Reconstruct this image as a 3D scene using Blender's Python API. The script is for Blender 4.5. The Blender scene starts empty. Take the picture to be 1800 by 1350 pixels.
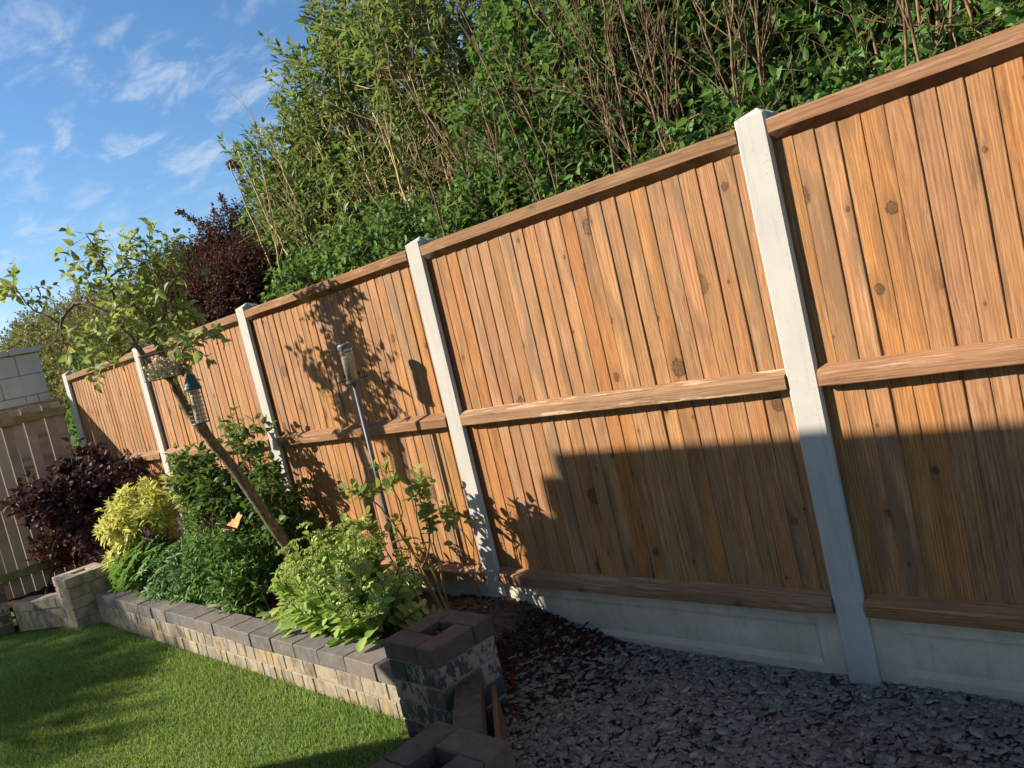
import bpy, bmesh, math, random
import numpy as np
from mathutils import Vector, Matrix

random.seed(7)
RNG = np.random.default_rng(11)
scene = bpy.context.scene
C = scene.collection

# ------------------------------------------------------------------ camera
YAW, PITCH, ROLL = -0.7755, -0.0783, -0.2309
CAM = Vector((1.2424, -2.7025, 1.5825))
_f = Vector((math.sin(YAW) * math.cos(PITCH), math.cos(YAW) * math.cos(PITCH), math.sin(PITCH)))
_r = Vector((math.cos(YAW), -math.sin(YAW), 0))
_u = _r.cross(_f)
_r2 = _r * math.cos(ROLL) + _u * math.sin(ROLL)
_u2 = -_r * math.sin(ROLL) + _u * math.cos(ROLL)
cam_data = bpy.data.cameras.new('camera')
cam_data.sensor_fit = 'HORIZONTAL'
cam_data.sensor_width = 36.0
cam_data.lens = 28.0
cam_data.clip_start = 0.05
cam_data.clip_end = 2000
cam = bpy.data.objects.new('camera', cam_data)
C.objects.link(cam)
cam.matrix_world = Matrix(((_r2.x, _u2.x, -_f.x, CAM.x), (_r2.y, _u2.y, -_f.y, CAM.y), (_r2.z, _u2.z, -_f.z, CAM.z), (0, 0, 0, 1)))
scene.camera = cam

# ------------------------------------------------------------------ sky, sun, exposure
SUN_DIR = Vector((0.6751, 0.5666, -0.4725)).normalized()      # the way the light travels
SUN_EL = math.asin(-SUN_DIR.z)
SUN_AZ = math.atan2(-SUN_DIR.x, -SUN_DIR.y)                    # clockwise from +Y
world = bpy.data.worlds.new('World')
scene.world = world
world.use_nodes = True
wn, wl = world.node_tree.nodes, world.node_tree.links
wn.clear()
w_out = wn.new('ShaderNodeOutputWorld')
w_bg = wn.new('ShaderNodeBackground')
w_sky = wn.new('ShaderNodeTexSky')
w_sky.sky_type = 'NISHITA'
w_sky.sun_disc = False
w_sky.sun_elevation = SUN_EL
w_sky.sun_rotation = SUN_AZ
w_sky.altitude = 50
w_sky.air_density = 1.0
w_sky.dust_density = 0.35
w_sky.ozone_density = 3.0
w_bg.inputs['Strength'].default_value = 0.080
# thin broken cloud: noise on a flat layer high above the ground, reached through the view direction
tc = wn.new('ShaderNodeTexCoord')
sep = wn.new('ShaderNodeSeparateXYZ')
wl.new(tc.outputs['Generated'], sep.inputs[0])
def wmath(op, a, b=None, c=None):
    n = wn.new('ShaderNodeMath'); n.operation = op
    for i, v in enumerate((a, b, c)):
        if v is None: continue
        if isinstance(v, (int, float)): n.inputs[i].default_value = v
        else: wl.new(v, n.inputs[i])
    return n.outputs[0]
zc = wmath('ADD', wmath('MAXIMUM', sep.outputs[2], 0.0), 0.12)
cx, cy = wmath('DIVIDE', sep.outputs[0], zc), wmath('DIVIDE', sep.outputs[1], zc)
cmb = wn.new('ShaderNodeCombineXYZ'); wl.new(cx, cmb.inputs[0]); wl.new(cy, cmb.inputs[1])
def wnoise(scale, detail, rough, sx, sy, rot, off):
    m = wn.new('ShaderNodeMapping'); wl.new(cmb.outputs[0], m.inputs['Vector'])
    m.inputs['Scale'].default_value = (sx, sy, 1); m.inputs['Rotation'].default_value = (0, 0, rot)
    m.inputs['Location'].default_value = off
    n = wn.new('ShaderNodeTexNoise'); wl.new(m.outputs[0], n.inputs['Vector'])
    n.inputs['Scale'].default_value = scale; n.inputs['Detail'].default_value = detail
    n.inputs['Roughness'].default_value = rough; n.inputs['Distortion'].default_value = 0.35
    return n.outputs['Fac']
n1 = wnoise(4.2, 10, 0.60, 1.0, 1.8, 0.75, (12.1, 7.7, 0))
n2 = wnoise(0.75, 3, 0.5, 1.0, 1.0, 0.2, (7.7, 12.1, 0))
def wramp(fac, lo, hi):
    n = wn.new('ShaderNodeMapRange'); n.interpolation_type = 'SMOOTHSTEP'
    wl.new(fac, n.inputs[0]); n.inputs[1].default_value = lo; n.inputs[2].default_value = hi
    return n.outputs[0]
mask = wmath('MULTIPLY', wramp(n1, 0.46, 0.72), wramp(n2, 0.32, 0.56))
mask = wmath('MULTIPLY', mask, 0.52)
w_mix = wn.new('ShaderNodeMix'); w_mix.data_type = 'RGBA'
w_gam = wn.new('ShaderNodeHueSaturation'); w_gam.inputs['Saturation'].default_value = 1.17
wl.new(w_sky.outputs[0], w_gam.inputs['Color'])
wl.new(mask, w_mix.inputs[0]); wl.new(w_gam.outputs[0], w_mix.inputs[6])
w_mix.inputs[7].default_value = (5.0, 5.4, 6.0, 1)
wl.new(w_mix.outputs[2], w_bg.inputs['Color'])
wl.new(w_bg.outputs[0], w_out.inputs['Surface'])

sun_data = bpy.data.lights.new('sun', 'SUN')
sun_data.energy = 5.0
sun_data.angle = math.radians(0.53)
sun_data.color = (1.0, 0.89, 0.74)
sun = bpy.data.objects.new('sun', sun_data)
C.objects.link(sun)
sun.rotation_euler = SUN_DIR.to_track_quat('-Z', 'Y').to_euler()
sun.location = (-8, -7, 6)

scene.view_settings.view_transform = 'Standard'
scene.view_settings.look = 'None'
scene.view_settings.exposure = 1.0
scene.view_settings.gamma = 1.0
scene.view_settings.use_curve_mapping = False
scene.render.engine = 'CYCLES'
scene.cycles.use_denoising = True
scene.cycles.max_bounces = 5
scene.cycles.diffuse_bounces = 3
scene.cycles.glossy_bounces = 2
scene.cycles.transparent_max_bounces = 8
scene.cycles.use_adaptive_sampling = True
scene.cycles.adaptive_threshold = 0.02

# ------------------------------------------------------------------ node helpers
class NT:
    def __init__(self, name):
        self.mat = bpy.data.materials.new(name); self.mat.use_nodes = True
        self.n, self.l = self.mat.node_tree.nodes, self.mat.node_tree.links
        self.n.clear()
        self.out = self.n.new('ShaderNodeOutputMaterial')
    def put(self, sock, v):
        if v is None: return
        if hasattr(v, 'is_output') or isinstance(v, bpy.types.NodeSocket): self.l.new(v, sock)
        elif isinstance(v, (tuple, list)) and sock.type == 'RGBA' and len(v) == 3: sock.default_value = (*v, 1)
        else: sock.default_value = v
    def math(self, op, a, b=None, c=None, clamp=False):
        n = self.n.new('ShaderNodeMath'); n.operation = op; n.use_clamp = clamp
        for i, v in enumerate((a, b, c)): self.put(n.inputs[i], v)
        return n.outputs[0]
    def sepxyz(self, v):
        n = self.n.new('ShaderNodeSeparateXYZ'); self.put(n.inputs[0], v); return n.outputs
    def xyz(self, x, y, z):
        n = self.n.new('ShaderNodeCombineXYZ')
        for i, v in enumerate((x, y, z)): self.put(n.inputs[i], v)
        return n.outputs[0]
    def vadd(self, a, b):
        n = self.n.new('ShaderNodeVectorMath'); n.operation = 'ADD'
        self.put(n.inputs[0], a); self.put(n.inputs[1], b); return n.outputs[0]
    def noise(self, vec, scale, detail=3, rough=0.55, dist=0.0):
        n = self.n.new('ShaderNodeTexNoise'); self.put(n.inputs['Vector'], vec)
        n.inputs['Scale'].default_value = scale; n.inputs['Detail'].default_value = detail
        n.inputs['Roughness'].default_value = rough; n.inputs['Distortion'].default_value = dist
        return n.outputs['Fac']
    def step(self, v, lo, hi, a=0.0, b=1.0):
        n = self.n.new('ShaderNodeMapRange'); n.interpolation_type = 'SMOOTHSTEP'
        self.put(n.inputs[0], v); n.inputs[1].default_value = lo; n.inputs[2].default_value = hi
        n.inputs[3].default_value = a; n.inputs[4].default_value = b
        return n.outputs[0]
    def ramp(self, v, stops):
        n = self.n.new('ShaderNodeValToRGB'); self.put(n.inputs[0], v)
        el = n.color_ramp.elements
        while len(el) < len(stops): el.new(0.5)
        for e, (p, c) in zip(el, stops): e.position = p; e.color = (*c, 1)
        return n.outputs[0]
    def mix(self, f, a, b, mode='MIX'):
        n = self.n.new('ShaderNodeMix'); n.data_type = 'RGBA'; n.blend_type = mode
        self.put(n.inputs[0], f); self.put(n.inputs[6], a); self.put(n.inputs[7], b)
        return n.outputs[2]
    def coord(self, kind='Object'):
        return self.n.new('ShaderNodeTexCoord').outputs[kind]
    def rand(self):
        return self.n.new('ShaderNodeObjectInfo').outputs['Random']
    def bump(self, h, strength=0.3, dist=0.003):
        n = self.n.new('ShaderNodeBump'); self.put(n.inputs['Height'], h)
        n.inputs['Strength'].default_value = strength; n.inputs['Distance'].default_value = dist
        return n.outputs[0]
    def bsdf(self, col, rough=0.7, normal=None, spec=0.3, metal=0.0, trans=None, alpha=None):
        n = self.n.new('ShaderNodeBsdfPrincipled')
        self.put(n.inputs['Base Color'], col); self.put(n.inputs['Roughness'], rough)
        n.inputs['Specular IOR Level'].default_value = spec; n.inputs['Metallic'].default_value = metal
        if normal is not None: self.l.new(normal, n.inputs['Normal'])
        if trans is not None: n.inputs['Transmission Weight'].default_value = trans
        if alpha is not None: self.put(n.inputs['Alpha'], alpha)
        return n.outputs[0]
    def finish(self, shader):
        self.l.new(shader, self.out.inputs['Surface']); return self.mat

def wood(name, early, late, dull, knot, along='z', rough=0.72, dullness=0.35, wear=0.0, algae=0.0, worldseed=False):
    t = NT(name)
    o = t.sepxyz(t.coord('Object'))
    r = t.rand()
    if along == 'z': a, l = o[0], o[2]
    elif along == 'x': a, l = t.math('ADD', o[2], t.math('MULTIPLY', o[1], 0.8)), o[0]
    else: a, l = t.math('ADD', o[2], t.math('MULTIPLY', o[0], 0.8)), o[1]
    a = t.math('ADD', a, t.math('MULTIPLY', r, 71.3))
    l = t.math('ADD', l, t.math('MULTIPLY', r, 413.7))
    # gentle waviness of the grain
    wob = t.noise(t.xyz(t.math('MULTIPLY', a, 5.0), 0.0, t.math('MULTIPLY', l, 1.6)), 1.0, 2)
    aw = t.math('ADD', a, t.math('MULTIPLY', t.math('SUBTRACT', wob, 0.5), 0.018))
    # knots: cell centres along the timber
    SA, SL = 7.0, 2.1
    v = t.n.new('ShaderNodeTexVoronoi'); v.voronoi_dimensions = '2D'; v.inputs['Scale'].default_value = 1.0
    t.put(v.inputs['Vector'], t.xyz(t.math('MULTIPLY', a, SA), t.math('MULTIPLY', l, SL), 0.0))
    pos = t.sepxyz(v.outputs['Position'])
    cr = t.sepxyz(v.outputs['Color'])
    ka = t.math('SUBTRACT', a, t.math('DIVIDE', pos[0], SA))
    kl = t.math('SUBTRACT', l, t.math('DIVIDE', pos[1], SL))
    size = t.math('ADD', 0.30, t.math('MULTIPLY', t.math('POWER', cr[0], 3.0), 1.7))
    def ell(wa, wl):
        x = t.math('DIVIDE', ka, t.math('MULTIPLY', size, wa)); y = t.math('DIVIDE', kl, t.math('MULTIPLY', size, wl))
        return t.math('SQRT', t.math('ADD', t.math('MULTIPLY', x, x), t.math('MULTIPLY', y, y)))
    dk = t.math('ADD', ell(0.0115, 0.014), t.math('MULTIPLY', t.math('SUBTRACT', t.noise(t.xyz(t.math('MULTIPLY', a, 90), 0.0, t.math('MULTIPLY', l, 60)), 1.0, 2), 0.5), 1.5))
    df = ell(0.030, 0.085)
    bend = t.math('EXPONENT', t.math('MULTIPLY', t.math('MULTIPLY', df, df), -1.0))
    phi = t.math('SUBTRACT', aw, t.math('MULTIPLY', t.math('MULTIPLY', ka, bend), 0.9))
    ring = t.noise(t.xyz(t.math('MULTIPLY', phi, 190), 0.0, t.math('MULTIPLY', l, 2.4)), 1.0, 5, 0.65)
    cath = t.math('SINE', t.math('MULTIPLY', t.math('ADD', phi, t.math('MULTIPLY', t.noise(t.xyz(t.math('MULTIPLY', phi, 9), 3.0, t.math('MULTIPLY', l, 0.55)), 1.0, 1), 0.09)), 520.0))
    fine = t.noise(t.xyz(t.math('MULTIPLY', aw, 700), 0.0, t.math('MULTIPLY', l, 14)), 1.0, 2)
    g = t.math('ADD', t.math('MULTIPLY', ring, 0.70), t.math('ADD', t.math('MULTIPLY', cath, 0.05), t.math('MULTIPLY', fine, 0.42)))
    col = t.mix(t.step(g, 0.40, 0.74), early, late)
    # whole-board tone and dull, weathered streaks
    r2 = t.math('FRACT', t.math('MULTIPLY', r, 37.17)); r3 = t.math('FRACT', t.math('MULTIPLY', r, 91.7)); r4 = t.math('FRACT', t.math('MULTIPLY', r, 153.3))
    blot = t.noise(t.xyz(t.math('MULTIPLY', a, 14), r, t.math('MULTIPLY', l, 2.2)), 1.0, 4, 0.6)
    dm = t.math('MULTIPLY', t.step(t.math('ADD', blot, t.math('MULTIPLY', t.math('SUBTRACT', r2, 0.5), 0.30)), 0.46, 0.74), dullness * 2.0, clamp=True)
    col = t.mix(dm, col, dull)
    smo = t.noise(t.xyz(t.math('MULTIPLY', a, 24), 7.0, t.math('MULTIPLY', l, 3.2)), 1.0, 5, 0.68)
    col = t.mix(t.step(smo, 0.54, 0.72, 0.0, 0.70), col, tuple(0.55 * c for c in dull))
    col = t.mix(t.step(smo, 0.42, 0.28, 0.0, 0.35), col, tuple(min(1, 1.25 * c + 0.03) for c in early))
    hsv = t.n.new('ShaderNodeHueSaturation')
    t.put(hsv.inputs['Hue'], t.math('ADD', 0.4965, t.math('MULTIPLY', r3, 0.0085)))
    t.put(hsv.inputs['Saturation'], t.math('ADD', 0.86, t.math('MULTIPLY', r4, 0.15)))
    t.put(hsv.inputs['Value'], t.math('ADD', 0.80, t.math('MULTIPLY', r2, 0.40)))
    t.put(hsv.inputs['Color'], col); col = hsv.outputs[0]
    # dark mineral streaks and small pits
    st = t.noise(t.xyz(t.math('MULTIPLY', a, 120), 4.0, t.math('MULTIPLY', l, 5)), 1.0, 3, 0.6)
    col = t.mix(t.step(st, 0.57, 0.74, 0.0, 0.68), col, (0.085, 0.035, 0.012))
    # knots, each with a halo
    on = t.step(cr[1], 0.30, 0.38)
    halo = t.math('MULTIPLY', t.step(t.math('ABSOLUTE', t.math('SUBTRACT', dk, 1.25)), 0.0, 0.55, 1.0, 0.0), on)
    col = t.mix(t.math('MULTIPLY', halo, 0.9), col, knot)
    rings = t.math('SINE', t.math('MULTIPLY', dk, 16.0))
    core = t.math('MULTIPLY', t.step(dk, 0.75, 1.05, 1.0, 0.0), on)
    kc = t.mix(t.math('ADD', 0.5, t.math('MULTIPLY', rings, 0.35)), knot, tuple(0.45 * e + 0.55 * k for e, k in zip(early, knot)))
    col = t.mix(core, col, kc)
    glow = t.math('MULTIPLY', t.step(t.math('ADD', df, t.math('MULTIPLY', t.math('SUBTRACT', blot, 0.5), 1.6)), 0.1, 1.35, 1.0, 0.0), on)
    col = t.mix(t.math('MULTIPLY', glow, 0.45), col, tuple(0.5 * d + 0.3 * k for d, k in zip(dull, knot)))
    if wear > 0:      # scuffs where the planed skin is torn pale
        sc = t.noise(t.xyz(t.math('MULTIPLY', a, 45), 9.0, t.math('MULTIPLY', l, 4)), 1.0, 5, 0.7)
        reg = t.noise(t.xyz(t.math('MULTIPLY', a, 12), 2.0, t.math('MULTIPLY', l, 1.1)), 1.0, 1)
        col = t.mix(t.math('MULTIPLY', t.math('MULTIPLY', t.step(sc, 0.50, 0.62), t.step(reg, 0.46, 0.58)), wear), col, (0.60, 0.43, 0.27))
        col = t.mix(t.math('MULTIPLY', t.math('MULTIPLY', t.step(sc, 0.44, 0.30), t.step(reg, 0.48, 0.62)), wear * 0.7), col, (0.10, 0.05, 0.025))
    if algae > 0:
        al = t.noise(t.coord('Object'), 9, 5, 0.65)
        col = t.mix(t.step(al, 0.62 - 0.3 * algae, 0.78 - 0.2 * algae, 0.0, 0.8), col, (0.16, 0.17, 0.055))
    h = t.math('ADD', t.math('MULTIPLY', g, 1.0), t.math('MULTIPLY', core, 0.8))
    return t.finish(t.bsdf(col, rough, t.bump(h, 0.35, 0.0016), 0.25))

def concrete(name, a, b, speck=(0.25, 0.24, 0.22), stain=None, rough=0.85, bump=0.25):
    t = NT(name)
    co = t.vadd(t.coord('Object'), t.xyz(t.math('MULTIPLY', t.rand(), 31.0), t.math('MULTIPLY', t.rand(), 17.0), 0.0))
    big = t.noise(co, 4.0, 5, 0.6); fine = t.noise(co, 160, 3, 0.6)
    col = t.mix(t.step(big, 0.3, 0.72), a, b)
    col = t.mix(t.step(fine, 0.62, 0.74, 0.0, 0.45), col, speck)
    pits = t.n.new('ShaderNodeTexVoronoi'); pits.inputs['Scale'].default_value = 85; t.put(pits.inputs['Vector'], co)
    pc = t.sepxyz(pits.outputs['Color'])
    pit = t.math('MULTIPLY', t.step(pits.outputs['Distance'], 0.10, 0.22, 1.0, 0.0), t.step(pc[0], 0.80, 0.86))
    col = t.mix(t.math('MULTIPLY', pit, 0.7), col, tuple(c * 0.5 for c in speck))
    if stain: col = t.mix(t.step(t.noise(co, 7, 6, 0.7), 0.50, 0.70, 0.0, 0.6), col, stain)
    oz = t.sepxyz(t.coord('Object'))[2]
    drip = t.noise(t.xyz(t.math('MULTIPLY', t.sepxyz(co)[0], 40), t.math('MULTIPLY', t.sepxyz(co)[1], 40), t.math('MULTIPLY', t.sepxyz(co)[2], 2.5)), 1.0, 4, 0.6)
    col = t.mix(t.step(drip, 0.52, 0.75, 0.0, 0.35), col, tuple(c * 0.62 for c in a))
    splash = t.step(t.math('ADD', oz, t.math('MULTIPLY', t.noise(co, 30, 5, 0.7), 0.16)), 0.08, 0.24, 0.45, 0.0)
    col = t.mix(splash, col, (a[0] * 0.55, a[1] * 0.48, a[2] * 0.40))
    h = t.math('SUBTRACT', t.math('ADD', t.math('MULTIPLY', fine, 0.5), t.math('MULTIPLY', big, 0.4)), pit)
    return t.finish(t.bsdf(col, rough, t.bump(h, bump, 0.003), 0.25))

def brick_mat(name, cols, lime=0.0, yellow=0.0, moss=0.0):
    t = NT(name)
    r = t.rand()
    co = t.vadd(t.coord('Object'), t.xyz(t.math('MULTIPLY', r, 53.0), t.math('MULTIPLY', r, 29.0), t.math('MULTIPLY', r, 11.0)))
    col = t.ramp(t.math('FRACT', t.math('MULTIPLY', r, 57.3)), [(i / max(1, len(cols) - 1), c) for i, c in enumerate(cols)])
    fine = t.noise(co, 210, 3, 0.65); mid = t.noise(co, 22, 5, 0.65)
    col = t.mix(t.step(mid, 0.32, 0.72, 0.0, 0.55), col, tuple(min(1, c * 1.5 + 0.02) for c in cols[0]))
    col = t.mix(t.step(fine, 0.58, 0.72, 0.0, 0.5), col, (0.035, 0.032, 0.030))
    o = t.sepxyz(co)
    if lime > 0:
        run = t.noise(t.xyz(t.math('MULTIPLY', o[0], 30), t.math('MULTIPLY', o[1], 30), t.math('MULTIPLY', o[2], 15)), 1.0, 4, 0.65)
        amt = t.math('ADD', run, t.math('MULTIPLY', t.math('SUBTRACT', t.math('FRACT', t.math('MULTIPLY', r, 7.77)), 0.5), 0.30))
        col = t.mix(t.step(amt, 0.60 - 0.26 * lime, 0.66 - 0.10 * lime, 0.0, 0.92), col, (0.37, 0.32, 0.245))
    if yellow > 0:
        ye = t.noise(co, 11, 4, 0.6)
        col = t.mix(t.step(ye, 0.68 - 0.22 * yellow, 0.80 - 0.14 * yellow, 0.0, 0.75), col, (0.42, 0.27, 0.075))
    if moss > 0:
        mo = t.noise(co, 15, 5, 0.7)
        col = t.mix(t.step(mo, 0.72 - 0.22 * moss, 0.84 - 0.18 * moss, 0.0, 0.75), col, (0.15, 0.13, 0.035))
    if lime > 0:
        wp = t.sepxyz(t.n.new('ShaderNodeNewGeometry').outputs['Position'])
        stn = t.noise(t.xyz(t.math('MULTIPLY', wp[0], 9), t.math('MULTIPLY', wp[1], 9), t.math('MULTIPLY', wp[2], 5)), 1.0, 6, 0.72)
        col = t.mix(t.step(stn, 0.47, 0.66, 0.0, 0.78), col, (0.115, 0.095, 0.068))
        stn2 = t.noise(t.xyz(t.math('MULTIPLY', wp[0], 45), t.math('MULTIPLY', wp[1], 45), t.math('MULTIPLY', wp[2], 14)), 1.0, 4, 0.7)
        col = t.mix(t.step(stn2, 0.56, 0.70, 0.0, 0.6), col, (0.13, 0.10, 0.062))
    h = t.math('ADD', t.math('MULTIPLY', fine, 0.5), t.math('MULTIPLY', mid, 0.8))
    return t.finish(t.bsdf(col, 0.88, t.bump(h, 0.55, 0.004), 0.2))

def leaf_mat(name, dark, mid, light, transl=0.30, rough=0.52, spec=0.22):
    t = NT(name)
    at = t.n.new('ShaderNodeAttribute'); at.attribute_name = 'tint'
    col = t.ramp(at.outputs['Fac'], [(0.0, dark), (0.5, mid), (1.0, light)])
    nz = t.noise(t.coord('Object'), 45, 2)
    col = t.mix(t.step(nz, 0.40, 0.70, 0.0, 0.25), col, tuple(c * 0.6 for c in dark))
    p = t.bsdf(col, rough, None, spec)
    tr = t.n.new('ShaderNodeBsdfTranslucent')
    t.put(tr.inputs['Color'], t.mix(0.5, col, (min(1, light[0] * 1.7), min(1, light[1] * 1.6), light[2] * 0.8)))
    mx = t.n.new('ShaderNodeMixShader'); mx.inputs[0].default_value = transl
    t.l.new(p, mx.inputs[1]); t.l.new(tr.outputs[0], mx.inputs[2])
    return t.finish(mx.outputs[0])

def plain(name, a, b, scale=20, rough=0.6, spec=0.3, metal=0.0, bump=0.15):
    t = NT(name)
    n = t.noise(t.coord('Object'), scale, 4, 0.6)
    return t.finish(t.bsdf(t.mix(t.step(n, 0.3, 0.7), a, b), rough, t.bump(n, bump, 0.004), spec, metal))

def bark_mat(name, a, b, lichen=None):
    t = NT(name)
    co = t.coord('Object'); o = t.sepxyz(co)
    n = t.noise(t.xyz(t.math('MULTIPLY', o[0], 60), t.math('MULTIPLY', o[1], 60), t.math('MULTIPLY', o[2], 16)), 1.0, 4, 0.65)
    col = t.mix(t.step(n, 0.35, 0.65), a, b)
    if lichen: col = t.mix(t.step(t.noise(co, 34, 4, 0.7), 0.52, 0.64, 0.0, 0.8), col, lichen)
    return t.finish(t.bsdf(col, 0.9, t.bump(n, 0.6, 0.006), 0.15))

M = {}
M['board'] = wood('new_fence_board', (0.475, 0.218, 0.068), (0.225, 0.087, 0.025), (0.195, 0.102, 0.042), (0.024, 0.009, 0.004), 'z', dullness=0.5, wear=0.20)
M['rail'] = wood('fence_rail', (0.37, 0.178, 0.064), (0.19, 0.080, 0.026), (0.19, 0.105, 0.045), (0.07, 0.03, 0.014), 'x', dullness=0.4, wear=0.35)
M['rail_worn'] = wood('scuffed_fence_rail', (0.37, 0.185, 0.076), (0.18, 0.080, 0.031), (0.19, 0.112, 0.054), (0.06, 0.026, 0.014), 'x', dullness=0.35, wear=0.95)
M['old_board'] = wood('old_fence_board', (0.47, 0.38, 0.275), (0.36, 0.275, 0.19), (0.36, 0.315, 0.235), (0.07, 0.045, 0.03), 'z', dullness=0.4)
M['old_rail'] = wood('old_fence_rail', (0.40, 0.33, 0.19), (0.29, 0.23, 0.12), (0.3, 0.28, 0.14), (0.07, 0.05, 0.03), 'y', dullness=0.4, algae=0.9)
M['edging'] = wood('edging_board', (0.25, 0.13, 0.06), (0.15, 0.07, 0.03), (0.14, 0.10, 0.06), (0.05, 0.025, 0.012), 'x', dullness=0.5)
M['post'] = concrete('post_concrete', (0.435, 0.42, 0.385), (0.50, 0.48, 0.435), (0.31, 0.295, 0.265))
M['gravel_board'] = concrete('gravel_board_concrete', (0.55, 0.475, 0.375), (0.66, 0.575, 0.455), (0.39, 0.345, 0.28), stain=(0.38, 0.335, 0.25))
M['block'] = concrete('block_concrete', (0.42, 0.39, 0.34), (0.50, 0.465, 0.405), (0.30, 0.275, 0.24), bump=0.5)
M['mortar'] = plain('mortar', (0.36, 0.31, 0.225), (0.24, 0.19, 0.12), 60, 0.95, 0.1, bump=0.5)
M['brick_lime'] = brick_mat('limed_brick', [(0.24, 0.205, 0.155), (0.15, 0.142, 0.137), (0.30, 0.25, 0.175), (0.19, 0.178, 0.165)], lime=0.75, yellow=0.8, moss=0.2)
M['brick_dark'] = brick_mat('dark_brick', [(0.050, 0.052, 0.058), (0.11, 0.10, 0.09), (0.036, 0.039, 0.046), (0.13, 0.11, 0.085)], lime=0.30, yellow=0.15, moss=0.55)
M['coping'] = brick_mat('coping_block', [(0.145, 0.132, 0.118), (0.105, 0.10, 0.097), (0.18, 0.155, 0.13)], lime=0.0, yellow=0.0, moss=0.28)
M['cap'] = brick_mat('pillar_cap_block', [(0.115, 0.082, 0.060), (0.082, 0.066, 0.054), (0.135, 0.092, 0.066)], moss=0.3)
M['cap_pale'] = brick_mat('pale_cap_block', [(0.36, 0.30, 0.22), (0.30, 0.25, 0.18)], lime=0.2, moss=0.3)
M['soil'] = plain('soil', (0.075, 0.045, 0.030), (0.14, 0.092, 0.062), 26, 0.95, 0.1, bump=0.9)
M['mulch'] = plain('bark_mulch', (0.030, 0.012, 0.007), (0.075, 0.030, 0.016), 40, 0.95, 0.1, bump=0.9)
M['turf'] = plain('turf_soil', (0.06, 0.085, 0.016), (0.11, 0.125, 0.03), 9, 0.95, 0.1, bump=0.6)
M['land'] = plain('land', (0.06, 0.085, 0.025), (0.10, 0.11, 0.04), 0.7, 0.95, 0.1)
M['slate_base'] = plain('slate_dust', (0.045, 0.033, 0.026), (0.095, 0.072, 0.058), 60, 0.95, 0.1, bump=0.8)
M['bark'] = bark_mat('trunk_bark', (0.085, 0.062, 0.035), (0.22, 0.165, 0.095), (0.30, 0.26, 0.15))
M['stem_tan'] = bark_mat('tan_stem', (0.34, 0.235, 0.12), (0.52, 0.39, 0.21))
M['stem_red'] = bark_mat('reddish_stem', (0.10, 0.062, 0.036), (0.27, 0.185, 0.105))
M['stem_dark'] = bark_mat('dark_stem', (0.05, 0.032, 0.022), (0.11, 0.075, 0.05))
M['stem_green'] = bark_mat('green_stem', (0.10, 0.15, 0.04), (0.20, 0.25, 0.08))
M['stem_rose'] = bark_mat('rose_cane', (0.30, 0.17, 0.045), (0.24, 0.21, 0.06))

# ------------------------------------------------------------------ mesh helpers
def tag(o, label=None, cat=None, group=None, kind=None):
    if label: o['label'] = label
    if cat: o['category'] = cat
    if group: o['group'] = group
    if kind: o['kind'] = kind
    return o

def empty(name, loc=(0, 0, 0), rz=0.0, label=None, cat=None, group=None):
    o = bpy.data.objects.new(name, None); C.objects.link(o)
    o.empty_display_size = 0.1
    o.location = loc; o.rotation_euler = (0, 0, rz)
    return tag(o, label, cat, group)

def link(name, me, mat=None, parent=None, loc=None, rot=None, scale=None):
    o = bpy.data.objects.new(name, me); C.objects.link(o)
    if mat is not None and not me.materials: me.materials.append(mat)
    if parent is not None: o.parent = parent
    if loc is not None: o.location = loc
    if rot is not None: o.rotation_euler = rot
    if scale is not None: o.scale = scale
    return o

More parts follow.
